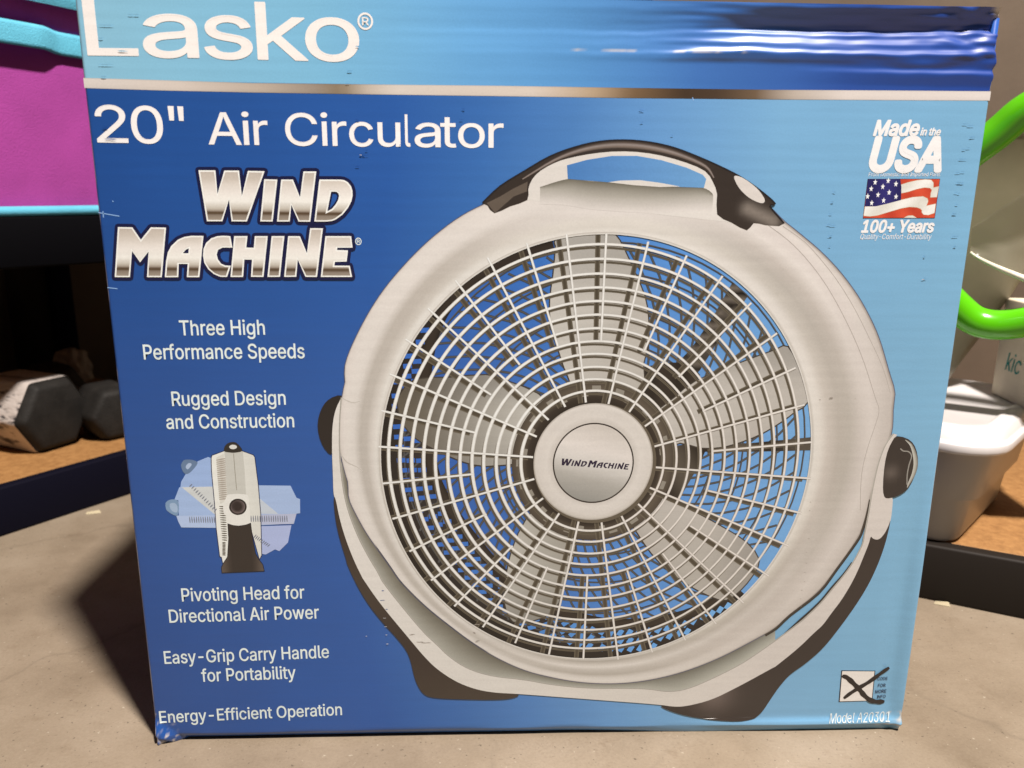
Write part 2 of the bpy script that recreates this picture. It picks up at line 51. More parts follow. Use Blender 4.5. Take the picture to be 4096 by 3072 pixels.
# ---- letter outlines, thousandths of an em: advance, contours
FONT = {"\"":[321,[[[78,318],[70,509],[136,509],[128,318]],[[193,318],[185,509],[250,509],[243,318]]]],"+":[453,[[[198,34],[198,364],[255,364],[255,34]],[[61,172],[61,226],[391,226],[391,172]]]],"-":[453,[[[337,244],[337,188],[114,188],[114,244]]]],"0":[453,[[[227,-7],[191,-3],[158,7],[130,24],[105,48],[85,77],[69,113],[57,155],[50,202],[48,254],[50,306],[57,353],[69,395],[85,431],[106,461],[130,484],[159,502],[191,512],[227,516],[262,512],[295,502],[323,484],[348,461],[368,431],[384,395],[396,353],[403,306],[405,254],[403,202],[396,155],[384,113],[368,77],[348,48],[323,24],[295,7],[263,-3]],[[227,50],[250,52],[271,60],[290,74],[306,92],[320,116],[330,144],[338,176],[342,213],[344,254],[342,295],[338,332],[330,365],[320,393],[306,416],[290,435],[271,449],[250,457],[227,460],[203,457],[182,449],[163,435],[147,416],[134,393],[123,365],[115,332],[111,295],[109,254],[111,213],[115,176],[123,144],[134,116],[147,92],[163,74],[182,60],[203,52]]]],"1":[453,[[[76,0],[76,55],[391,55],[391,0]],[[276,509],[276,0],[212,0],[212,448],[209,448],[86,358],[86,427],[198,509]]]],"2":[453,[[[64,0],[64,47],[234,229],[252,248],[268,266],[282,282],[299,305],[311,327],[318,348],[320,371],[317,397],[308,419],[293,436],[273,449],[250,457],[224,460],[196,457],[172,447],[153,433],[139,413],[130,390],[127,362],[66,362],[68,391],[75,418],[86,442],[102,464],[121,482],[143,496],[168,507],[196,513],[225,516],[254,513],[281,507],[306,497],[328,482],[346,465],[361,445],[372,423],[379,398],[381,372],[378,345],[371,318],[363,299],[351,280],[336,259],[317,235],[294,209],[267,180],[153,60],[153,57],[389,57],[389,0]]]],"3":[453,[[[218,-7],[188,-5],[159,1],[133,10],[108,22],[88,38],[70,57],[57,79],[48,104],[44,132],[109,132],[115,107],[126,87],[144,71],[165,59],[191,52],[219,50],[248,53],[275,61],[297,74],[315,93],[325,116],[329,145],[326,172],[316,196],[299,217],[275,234],[254,241],[229,246],[201,248],[157,248],[157,299],[288,448],[288,452],[70,452],[70,509],[372,509],[372,461],[211,278],[211,289],[247,290],[279,286],[308,276],[333,262],[354,244],[371,222],[383,198],[391,173],[393,145],[390,116],[383,90],[370,66],[354,45],[333,27],[309,12],[281,2],[251,-5]]]],"A":[480,[[[16,0],[201,509],[276,509],[463,0],[395,0],[287,302],[280,323],[272,346],[264,372],[255,402],[244,438],[232,478],[245,478],[233,437],[222,402],[213,371],[204,345],[197,322],[191,302],[85,0]],[[110,142],[110,199],[370,199],[370,142]]]],"C":[510,[[[267,-7],[225,-3],[186,7],[150,25],[119,49],[92,79],[70,115],[53,157],[44,203],[40,254],[44,305],[53,352],[70,393],[92,429],[119,459],[150,484],[186,501],[225,512],[267,516],[293,514],[317,511],[340,504],[362,496],[383,485],[402,471],[419,456],[435,438],[448,418],[459,397],[467,373],[473,348],[408,348],[401,373],[389,395],[375,413],[357,428],[337,440],[315,449],[292,454],[267,456],[237,453],[209,445],[184,432],[161,414],[141,391],[125,364],[113,332],[106,295],[103,254],[106,213],[113,177],[125,145],[141,117],[161,94],[184,76],[210,63],[237,56],[267,53],[292,55],[315,60],[337,69],[357,81],[375,96],[389,114],[401,136],[408,160],[473,160],[467,135],[459,112],[448,91],[435,71],[420,53],[402,38],[383,24],[363,13],[341,5],[317,-2],[293,-6]]]],"D":[502,[[[219,0],[96,0],[96,57],[215,57],[254,60],[288,68],[318,81],[343,99],[363,122],[379,149],[390,181],[397,216],[399,255],[397,294],[390,329],[379,361],[364,388],[344,410],[320,428],[291,441],[258,449],[221,452],[93,452],[93,509],[225,509],[273,505],[315,495],[353,478],[385,455],[412,426],[433,391],[449,351],[458,306],[462,255],[458,205],[449,159],[433,119],[411,83],[384,54],[351,31],[312,14],[268,3]],[[125,509],[125,0],[60,0],[60,509]]]],"E":[419,[[[60,0],[60,509],[372,509],[372,452],[125,452],[125,286],[355,286],[355,229],[125,229],[125,57],[375,57],[375,0]]]],"F":[410,[[[60,0],[60,509],[369,509],[369,452],[125,452],[125,278],[346,278],[346,221],[125,221],[125,0]]]],"G":[520,[[[269,-7],[225,-3],[185,7],[149,25],[118,49],[91,79],[69,116],[53,157],[43,203],[40,254],[43,305],[53,352],[69,393],[91,429],[117,459],[149,484],[184,501],[223,512],[265,516],[291,514],[316,510],[340,504],[363,494],[384,483],[403,469],[421,453],[436,436],[449,416],[460,395],[468,373],[474,349],[408,349],[399,372],[387,393],[373,411],[356,427],[337,439],[315,448],[291,454],[265,456],[236,453],[209,445],[183,432],[160,414],[141,392],[125,364],[113,332],[106,295],[103,254],[106,213],[113,177],[125,145],[141,117],[161,95],[184,76],[210,63],[238,56],[269,53],[296,55],[322,61],[345,71],[365,85],[382,102],[396,123],[407,147],[413,173],[415,202],[434,199],[283,199],[283,256],[478,256],[478,200],[475,160],[466,124],[451,91],[431,62],[406,38],[377,19],[344,5],[308,-4]]]],"H":[517,[[[60,0],[60,509],[125,509],[125,289],[392,289],[392,509],[457,509],[457,0],[392,0],[392,232],[125,232],[125,0]]]],"I":[300,[[[31,0],[31,57],[118,57],[118,452],[31,452],[31,509],[269,509],[269,452],[183,452],[183,57],[269,57],[269,0]]]],"L":[393,[[[60,0],[60,509],[125,509],[125,57],[361,57],[361,0]]]],"M":[628,[[[60,0],[60,509],[152,509],[277,187],[287,159],[299,123],[311,84],[322,49],[307,49],[318,83],[330,121],[342,158],[352,187],[476,509],[568,509],[568,0],[504,0],[504,291],[504,327],[505,369],[506,413],[507,457],[513,457],[505,433],[498,409],[482,363],[467,322],[456,291],[342,0],[286,0],[170,291],[159,321],[145,361],[129,408],[112,457],[119,457],[120,416],[121,372],[122,328],[122,291],[122,0]]]],"N":[523,[[[60,0],[60,509],[136,509],[343,183],[352,169],[363,151],[375,130],[388,107],[401,82],[414,55],[405,54],[402,81],[401,108],[400,134],[399,157],[399,195],[399,509],[463,509],[463,0],[387,0],[202,290],[177,331],[164,354],[148,381],[108,452],[119,454],[122,384],[124,328],[125,291],[125,0]]]],"O":[533,[[[267,-7],[225,-3],[186,7],[150,25],[119,49],[92,79],[70,115],[53,157],[44,203],[40,254],[44,305],[53,352],[70,393],[92,429],[119,459],[150,484],[186,501],[225,512],[267,516],[309,512],[348,501],[384,484],[415,459],[442,429],[464,393],[480,352],[490,305],[493,254],[490,203],[480,157],[464,115],[442,79],[415,49],[384,25],[348,7],[309,-3]],[[267,53],[296,55],[324,63],[349,76],[372,94],[392,116],[408,144],[420,176],[428,213],[430,254],[428,295],[420,332],[408,365],[392,392],[372,415],[349,433],[324,446],[296,453],[267,456],[237,453],[210,445],[184,433],[161,415],[142,392],[125,364],[113,332],[106,295],[103,254],[106,213],[113,176],[125,144],[142,117],[161,94],[184,76],[210,63],[237,55]]]],"P":[445,[[[60,0],[60,509],[235,509],[272,506],[305,499],[332,487],[356,471],[375,452],[390,430],[400,404],[407,377],[409,348],[407,318],[400,291],[390,265],[375,243],[356,223],[332,207],[305,195],[272,188],[235,186],[109,186],[109,242],[233,242],[257,244],[279,248],[297,256],[318,272],[333,294],[342,319],[344,348],[342,376],[333,402],[318,423],[297,439],[279,446],[257,451],[232,452],[125,452],[125,0]]]],"Q":[533,[[[245,159],[313,159],[369,85],[384,65],[468,-48],[401,-48],[346,27],[331,46]],[[267,-7],[225,-3],[186,7],[150,25],[119,49],[92,79],[70,115],[53,157],[44,203],[40,254],[44,305],[53,352],[70,393],[92,429],[119,459],[150,484],[186,501],[225,512],[267,516],[309,512],[348,501],[384,484],[415,459],[442,429],[464,393],[480,352],[490,305],[493,254],[490,203],[480,157],[464,115],[442,79],[415,49],[384,25],[348,7],[309,-3]],[[267,53],[296,55],[324,63],[349,76],[372,94],[392,116],[408,144],[420,176],[428,213],[430,254],[428,295],[420,332],[408,365],[392,392],[372,415],[349,433],[324,446],[296,453],[267,456],[237,453],[210,445],[184,433],[161,415],[142,392],[125,364],[113,332],[106,295],[103,254],[106,213],[113,176],[125,144],[142,117],[161,94],[184,76],[210,63],[237,55]]]],"R":[449,[[[60,0],[60,509],[236,509],[273,506],[305,500],[333,489],[356,473],[376,455],[390,433],[401,408],[407,381],[409,352],[407,323],[401,296],[390,271],[376,250],[356,232],[333,217],[305,206],[273,200],[236,198],[96,198],[96,255],[234,255],[258,256],[280,260],[298,267],[319,281],[334,300],[342,324],[345,352],[342,380],[334,405],[319,425],[298,440],[279,446],[258,451],[233,452],[125,452],[125,0]],[[353,0],[230,229],[303,229],[428,0]]]],"S":[447,[[[224,-9],[188,-7],[156,-1],[128,9],[102,23],[81,40],[64,60],[51,83],[42,109],[38,137],[104,137],[110,110],[123,88],[142,71],[166,59],[194,52],[224,49],[246,50],[267,54],[286,60],[311,74],[329,92],[341,114],[346,139],[342,161],[332,179],[316,193],[296,205],[272,214],[245,222],[184,239],[145,253],[112,269],[86,289],[67,313],[56,341],[52,372],[54,400],[62,425],[75,448],[92,468],[113,484],[138,498],[165,508],[195,514],[227,516],[259,514],[289,508],[316,498],[340,484],[360,468],[377,449],[390,427],[398,403],[401,378],[337,378],[332,402],[320,421],[302,437],[280,449],[254,456],[225,459],[194,456],[167,448],[145,435],[129,418],[118,398],[115,376],[119,352],[131,334],[148,319],[169,308],[191,300],[212,293],[264,279],[287,272],[312,264],[336,252],[359,238],[379,220],[395,198],[402,180],[407,161],[408,139],[406,112],[399,87],[386,64],[370,43],[349,25],[323,11],[294,0],[261,-7]]]],"T":[449,[[[32,452],[32,509],[417,509],[417,452],[257,452],[257,0],[193,0],[193,452]]]],"U":[517,[[[259,-8],[220,-6],[186,2],[154,15],[126,33],[103,55],[85,80],[71,108],[63,140],[60,173],[60,509],[124,509],[124,178],[126,155],[132,133],[141,113],[153,95],[169,80],[187,68],[208,59],[232,53],[259,52],[285,53],[309,59],[331,68],[349,80],[364,95],[377,113],[385,133],[391,155],[393,178],[393,509],[457,509],[457,173],[454,140],[446,108],[433,80],[414,55],[391,33],[363,15],[332,2],[297,-6]]]],"Y":[472,[[[203,0],[203,208],[16,509],[91,509],[192,344],[203,327],[213,309],[222,292],[231,274],[240,254],[250,230],[224,230],[233,254],[242,275],[251,293],[265,318],[280,344],[381,509],[455,509],[268,208],[268,0]]]],"a":[389,[[[160,-9],[137,-7],[115,-3],[94,5],[76,15],[60,29],[48,45],[38,63],[32,84],[30,108],[34,138],[43,161],[58,179],[78,193],[100,203],[125,211],[152,216],[178,220],[234,227],[252,230],[265,235],[273,243],[276,255],[276,257],[273,279],[267,297],[256,311],[240,322],[220,329],[196,331],[171,329],[149,322],[132,313],[118,301],[107,288],[100,274],[41,291],[51,313],[64,331],[79,346],[95,358],[114,368],[133,375],[153,380],[173,383],[194,384],[215,383],[239,379],[263,372],[286,360],[306,343],[322,320],[330,301],[335,278],[337,251],[337,0],[277,0],[277,52],[272,52],[264,38],[252,25],[236,12],[215,1],[190,-6]],[[170,45],[202,49],[228,59],[248,74],[263,93],[272,115],[276,138],[276,190],[270,186],[259,182],[246,179],[231,176],[200,171],[175,168],[154,164],[134,159],[117,150],[103,139],[95,124],[92,105],[94,87],[102,72],[114,61],[130,52],[149,47]]]],"b":[424,[[[229,-8],[198,-5],[172,4],[153,17],[138,31],[127,46],[118,59],[112,59],[112,0],[53,0],[53,509],[114,509],[114,319],[118,319],[127,331],[137,346],[152,360],[171,373],[197,381],[229,384],[259,382],[287,374],[313,361],[335,342],[354,320],[370,293],[381,261],[388,227],[390,189],[388,151],[381,116],[370,84],[355,57],[336,34],[313,16],[288,3],[260,-6]],[[220,47],[242,49],[262,55],[279,66],[294,80],[306,97],[316,117],[323,139],[327,163],[328,189],[327,215],[323,239],[316,261],[307,281],[295,298],[280,311],[262,322],[243,328],[220,330],[198,328],[178,322],[161,312],[147,299],[134,282],[125,263],[118,241],[114,216],[113,189],[114,162],[118,138],[125,115],[135,95],[147,78],[162,65],[179,55],[198,49]]]],"c":[396,[[[207,-8],[174,-5],[144,3],[117,16],[93,35],[72,58],[56,85],[44,116],[37,150],[34,187],[37,225],[44,260],[56,291],[72,318],[93,341],[117,360],[144,374],[174,382],[207,384],[234,383],[260,377],[284,368],[305,356],[324,341],[340,322],[353,301],[362,277],[303,262],[298,276],[290,289],[281,301],[270,311],[257,319],[242,325],[226,329],[207,330],[184,328],[163,321],[145,310],[130,296],[118,278],[108,258],[102,236],[98,212],[96,187],[98,163],[102,139],[108,117],[118,97],[130,80],[145,66],[163,55],[184,49],[207,46],[226,48],[243,52],[258,58],[271,66],[282,76],[292,89],[299,102],[304,117],[363,102],[354,78],[341,56],[325,37],[306,21],[285,9],[261,-1],[235,-6]]]],"d":[424,[[[195,-8],[165,-6],[137,3],[111,16],[89,34],[70,57],[55,84],[43,116],[36,151],[34,189],[36,227],[43,261],[55,293],[70,320],[89,342],[112,361],[137,374],[165,382],[196,384],[228,381],[253,373],[272,360],[287,346],[298,331],[306,319],[311,319],[311,509],[372,509],[372,0],[313,0],[313,59],[307,59],[298,46],[287,31],[272,17],[252,4],[227,-5]],[[205,47],[226,49],[246,55],[263,65],[278,78],[290,95],[299,115],[306,138],[310,162],[312,189],[310,216],[306,241],[300,263],[290,282],[278,299],[263,312],[246,322],[227,328],[205,330],[182,328],[162,322],[145,311],[130,298],[118,281],[108,261],[102,239],[98,215],[96,189],[98,163],[102,139],[109,117],[118,97],[130,80],[145,66],[162,55],[182,49]]]],"e":[404,[[[212,-8],[177,-5],[145,3],[117,16],[92,35],[72,58],[56,85],[44,116],[37,150],[34,187],[36,224],[44,258],[55,290],[71,317],[91,340],[115,359],[142,373],[172,382],[205,384],[226,383],[246,380],[266,374],[285,366],[303,355],[319,341],[334,324],[347,305],[357,282],[365,256],[370,227],[371,194],[371,169],[75,169],[75,221],[338,221],[310,202],[308,226],[304,248],[298,269],[283,294],[263,314],[237,326],[205,330],[183,328],[164,323],[146,313],[125,294],[109,270],[99,241],[96,211],[96,178],[98,151],[102,127],[110,106],[121,88],[135,73],[151,61],[169,53],[190,48],[212,46],[234,48],[254,53],[271,61],[285,73],[297,88],[306,105],[365,91],[353,63],[335,39],[320,26],[302,14],[283,4],[261,-3],[237,-7]]]],"f":[254,[[[228,379],[228,327],[6,327],[6,379]],[[81,0],[81,432],[84,461],[96,486],[113,505],[135,519],[161,527],[187,530],[207,529],[222,527],[234,524],[243,521],[227,468],[215,472],[206,473],[195,474],[171,470],[154,460],[145,443],[142,419],[142,0]]]],"g":[425,[[[207,-151],[180,-149],[156,-146],[134,-140],[105,-127],[82,-110],[64,-91],[51,-69],[101,-41],[110,-53],[122,-66],[136,-78],[154,-88],[178,-95],[207,-97],[236,-95],[261,-87],[282,-75],[298,-58],[308,-34],[311,-6],[311,68],[306,68],[298,56],[287,41],[272,28],[252,16],[227,8],[195,5],[165,7],[138,14],[113,27],[90,43],[71,65],[55,90],[43,120],[36,154],[34,191],[36,229],[43,263],[55,293],[71,320],[90,342],[112,361],[138,374],[166,382],[196,384],[228,382],[253,373],[273,360],[288,346],[299,331],[308,319],[313,319],[313,379],[372,379],[372,-9],[370,-40],[363,-67],[350,-90],[334,-109],[314,-124],[291,-136],[265,-144],[237,-149]],[[205,59],[227,61],[246,66],[264,75],[285,95],[300,121],[307,142],[311,166],[312,193],[311,219],[307,242],[300,264],[291,283],[279,299],[264,312],[247,322],[227,328],[205,330],[182,328],[163,322],[145,312],[130,298],[118,282],[109,262],[102,241],[98,218],[96,193],[98,167],[102,144],[109,123],[124,96],[145,76],[163,66],[183,61]]]],"h":[410,[[[114,227],[114,0],[53,0],[53,509],[114,509],[114,287],[102,287],[116,319],[132,344],[152,362],[175,374],[200,382],[227,384],[252,383],[275,377],[295,369],[313,356],[328,340],[341,321],[350,298],[355,271],[357,240],[357,0],[296,0],[296,235],[293,263],[286,286],[273,304],[256,318],[235,326],[210,329],[184,326],[161,317],[141,303],[126,283],[117,257]]]],"i":[167,[[[53,0],[53,379],[114,379],[114,0]],[[84,443],[67,446],[54,455],[44,468],[41,483],[44,499],[54,512],[67,521],[84,524],[100,521],[114,512],[123,499],[126,483],[123,468],[114,455],[100,446]]]],"k":[381,[[[110,137],[110,212],[121,212],[284,379],[360,379],[184,199],[177,199]],[[53,0],[53,509],[114,509],[114,0]],[[294,0],[148,186],[191,229],[372,0]]]],"l":[189,[[[139,-2],[112,0],[91,8],[74,20],[62,37],[55,59],[53,84],[53,509],[114,509],[114,99],[115,77],[120,62],[130,54],[146,52],[160,53],[170,54],[181,3],[162,-1],[151,-2]]]],"m":[610,[[[53,0],[53,379],[112,379],[112,295],[108,295],[118,323],[132,346],[151,363],[172,376],[195,384],[219,386],[245,383],[268,375],[287,361],[303,342],[314,320],[321,295],[312,295],[322,321],[337,343],[357,361],[381,375],[407,383],[437,386],[458,385],[478,380],[497,372],[514,361],[529,346],[541,328],[550,307],[555,283],[557,255],[557,0],[496,0],[496,254],[493,279],[485,298],[473,313],[447,326],[419,330],[395,328],[374,320],[358,307],[345,290],[338,270],[335,247],[335,0],[274,0],[274,260],[269,288],[253,311],[229,326],[199,330],[178,328],[158,320],[140,307],[126,289],[117,266],[114,238],[114,0]]]],"n":[410,[[[114,227],[114,0],[53,0],[53,379],[112,379],[112,287],[102,287],[116,319],[132,344],[152,362],[175,374],[200,382],[227,384],[252,383],[275,377],[295,369],[313,356],[328,340],[341,321],[350,298],[355,271],[357,240],[357,0],[296,0],[296,235],[293,263],[286,286],[273,304],[256,318],[235,326],[210,329],[184,326],[161,317],[141,303],[126,283],[117,257]]]],"o":[415,[[[207,-8],[174,-5],[144,3],[117,16],[93,35],[72,58],[56,85],[44,116],[37,150],[34,187],[37,225],[44,260],[56,291],[72,318],[93,341],[117,360],[144,374],[174,382],[207,384],[241,382],[271,374],[299,360],[323,341],[343,318],[359,291],[371,260],[379,225],[381,187],[379,150],[371,116],[359,85],[343,58],[323,35],[299,16],[271,3],[241,-5]],[[207,46],[231,49],[252,55],[270,66],[285,80],[298,97],[307,117],[314,139],[318,163],[319,187],[318,212],[314,236],[307,258],[298,278],[285,296],[270,310],[252,321],[231,328],[207,330],[184,328],[163,321],[145,310],[130,296],[118,278],[108,258],[102,236],[98,212],[96,187],[98,163],[102,139],[108,117],[118,97],[130,80],[145,66],[163,55],[184,49]]]],"p":[424,[[[53,-143],[53,379],[112,379],[112,319],[118,319],[126,331],[137,346],[152,360],[171,373],[197,381],[229,384],[259,382],[287,374],[313,361],[335,342],[354,320],[370,293],[381,261],[388,227],[390,189],[388,151],[381,116],[370,84],[355,57],[336,34],[313,16],[288,3],[260,-6],[229,-8],[198,-5],[173,4],[153,17],[138,31],[127,46],[118,59],[114,59],[114,-143]],[[220,47],[242,49],[262,55],[279,66],[294,80],[306,97],[316,117],[323,139],[327,163],[328,189],[327,215],[323,239],[316,261],[307,281],[295,298],[280,311],[262,322],[243,328],[220,330],[198,328],[178,322],[161,312],[147,299],[134,282],[125,263],[118,241],[114,216],[113,189],[114,162],[118,138],[125,115],[135,95],[147,78],[162,65],[179,55],[198,49]]]],"r":[259,[[[53,0],[53,379],[112,379],[112,321],[115,321],[130,347],[152,367],[171,377],[191,383],[213,385],[229,384],[243,384],[243,322],[230,324],[219,325],[207,326],[182,323],[159,315],[140,301],[126,284],[117,262],[114,237],[114,0]]]],"s":[365,[[[182,-8],[157,-7],[133,-3],[112,3],[93,12],[76,24],[62,38],[50,54],[41,73],[36,94],[94,107],[105,79],[124,60],[150,49],[181,45],[206,47],[227,53],[244,62],[262,81],[268,103],[265,121],[254,136],[237,147],[212,155],[149,170],[118,180],[92,192],[72,208],[58,227],[50,249],[47,274],[49,295],[55,314],[65,332],[79,347],[95,360],[115,370],[137,378],[161,383],[187,384],[212,383],[234,379],[254,372],[279,358],[299,339],[314,316],[324,290],[268,277],[258,298],[243,316],[219,328],[187,333],[156,329],[131,317],[114,299],[109,277],[112,258],[124,243],[144,232],[172,223],[229,209],[261,200],[287,187],[306,171],[320,153],[328,131],[331,107],[329,85],[323,65],[312,47],[298,31],[281,18],[260,6],[236,-2],[210,-7]]]],"t":[227,[[[204,379],[204,327],[6,327],[6,379]],[[65,471],[126,471],[126,98],[128,76],[136,61],[150,53],[170,50],[185,51],[202,54],[213,2],[203,-1],[192,-3],[180,-4],[168,-4],[138,-1],[113,7],[92,21],[77,41],[68,64],[65,93]]]],"u":[410,[[[182,-5],[158,-3],[135,2],[115,11],[97,23],[82,39],[69,59],[60,82],[54,109],[53,139],[53,379],[114,379],[114,144],[116,117],[124,94],[137,75],[154,61],[175,53],[200,50],[226,53],[249,62],[268,77],[283,97],[293,122],[296,153],[296,379],[357,379],[357,0],[298,0],[298,92],[307,92],[294,60],[277,35],[257,17],[234,5],[209,-3]]]],"v":[389,[[[163,0],[17,379],[84,379],[165,155],[173,132],[180,110],[187,87],[193,64],[199,42],[206,21],[184,21],[191,42],[197,64],[203,87],[209,110],[216,132],[224,155],[305,379],[371,379],[226,0]]]],"w":[567,[[[138,0],[23,379],[87,379],[133,214],[140,190],[147,164],[154,137],[161,107],[168,75],[175,41],[165,41],[172,74],[179,105],[186,135],[192,163],[199,189],[206,214],[252,379],[316,379],[362,214],[368,189],[375,163],[382,136],[388,106],[395,75],[402,41],[391,41],[399,75],[406,106],[413,135],[420,163],[427,189],[434,214],[480,379],[545,379],[429,0],[368,0],[319,172],[305,225],[297,252],[291,280],[277,338],[291,338],[277,280],[263,225],[255,198],[248,172],[199,0]]]],"y":[389,[[[47,-139],[61,-86],[71,-87],[88,-90],[104,-89],[118,-84],[130,-74],[141,-58],[151,-36],[163,-1],[17,379],[84,379],[165,155],[173,132],[180,109],[187,87],[193,64],[199,42],[206,21],[184,21],[190,42],[196,64],[202,87],[209,110],[216,132],[224,155],[305,379],[371,379],[204,-58],[191,-85],[177,-107],[159,-124],[139,-136],[117,-143],[91,-145],[77,-145],[65,-143],[54,-141]]]],"\u00ae":[463,[[[231,118],[205,120],[179,125],[154,134],[131,145],[110,160],[91,177],[74,196],[60,217],[48,240],[40,264],[35,290],[33,317],[35,344],[40,369],[48,394],[60,417],[74,438],[91,457],[110,474],[131,488],[154,500],[179,509],[205,514],[231,516],[258,514],[284,509],[309,500],[332,488],[353,474],[372,457],[389,438],[403,417],[415,394],[423,369],[428,344],[430,317],[428,290],[423,264],[415,240],[403,217],[389,196],[372,177],[353,160],[332,145],[309,134],[284,125],[258,120]],[[231,166],[258,169],[284,175],[307,187],[328,202],[347,220],[362,241],[373,265],[380,290],[382,317],[380,344],[373,369],[362,393],[347,414],[328,432],[307,447],[284,458],[258,465],[231,467],[205,465],[180,458],[156,447],[135,432],[116,414],[101,393],[90,369],[83,344],[81,317],[83,290],[90,265],[101,241],[116,220],[135,202],[156,187],[180,175],[205,169]],[[273,226],[228,312],[273,312],[319,226]],[[161,226],[161,409],[253,409],[266,407],[279,402],[292,394],[302,383],[309,368],[311,350],[309,332],[302,316],[291,304],[278,295],[264,289],[250,287],[185,287],[185,319],[239,319],[248,321],[257,327],[264,337],[267,350],[264,364],[257,372],[248,376],[239,378],[203,378],[203,226]]]]," ":[188,[]]}

# ------------------------------------------------------------------ helpers
def lin(c):
    c = c / 255.0
    return c / 12.92 if c <= 0.04045 else ((c + 0.055) / 1.055) ** 2.4
WHITE = (lin(255), lin(240), lin(226))
def ink(c):
    r, g, b = c[:3]
    if r > 140 and r >= g >= b and 12 < r - b < 62:      # the warm greys of the fan print
        c = (r - 1, g + 0.08 * (r - g), b + 0.22 * (r - b))
    return tuple(min(0.86, 0.80 * lin(c[i]) / WHITE[i]) for i in range(3))
def mix(a, b, t):
    return tuple(a[i] + (b[i] - a[i]) * t for i in range(3))
def ramp(stops, x):
    if x <= stops[0][0]: return stops[0][1]
    for (x0, c0), (x1, c1) in zip(stops, stops[1:]):
        if x <= x1: return mix(c0, c1, (x - x0) / (x1 - x0))
    return stops[-1][1]
def smooth(a, b, x):
    t = max(0.0, min(1.0, (x - a) / (b - a)))
    return t * t * (3 - 2 * t)
def pl(n):
    return [(p[0] * 1e-4, p[1] * 1e-4) for p in D[n]]

def new_mat(name):
    m = bpy.data.materials.new(name); m.use_nodes = True
    nt = m.node_tree
    return m, nt, nt.nodes['Principled BSDF']
def node(nt, typ, **kw):
    n = nt.nodes.new(typ)
    for k, v in kw.items():
        if k.startswith('i_'): n.inputs[k[2:].replace('_', ' ')].default_value = v
        else: setattr(n, k, v)
    return n

def plain(name, col, rough=0.6, var=0.0, scale=20.0, bump=0.0, bscale=200.0, spec=0.5, metal=0.0, col2=None):
    m, nt, b = new_mat(name)
    b.inputs['Roughness'].default_value = rough
    b.inputs['Specular IOR Level'].default_value = spec
    b.inputs['Metallic'].default_value = metal
    tc = node(nt, 'ShaderNodeTexCoord')
    if var > 0 or col2:
        n = node(nt, 'ShaderNodeTexNoise', i_Scale=scale, i_Detail=6.0, i_Roughness=0.6)
        nt.links.new(tc.outputs['Object'], n.inputs['Vector'])
        r = node(nt, 'ShaderNodeValToRGB')
        r.color_ramp.elements[0].position = 0.3; r.color_ramp.elements[1].position = 0.7
        c2 = col2 or tuple(min(1, c * (1 + var)) for c in col)
        c1 = col if col2 else tuple(c * (1 - var) for c in col)
        r.color_ramp.elements[0].color = (*c1, 1); r.color_ramp.elements[1].color = (*c2, 1)
        nt.links.new(n.outputs['Fac'], r.inputs['Fac'])
        nt.links.new(r.outputs['Color'], b.inputs['Base Color'])
    else:
        b.inputs['Base Color'].default_value = (*col, 1)
    if bump > 0:
        n2 = node(nt, 'ShaderNodeTexNoise', i_Scale=bscale, i_Detail=4.0)
        nt.links.new(tc.outputs['Object'], n2.inputs['Vector'])
        bp = node(nt, 'ShaderNodeBump', i_Strength=bump, i_Distance=0.002)
        nt.links.new(n2.outputs['Fac'], bp.inputs['Height'])
        nt.links.new(bp.outputs['Normal'], b.inputs['Normal'])
    return m

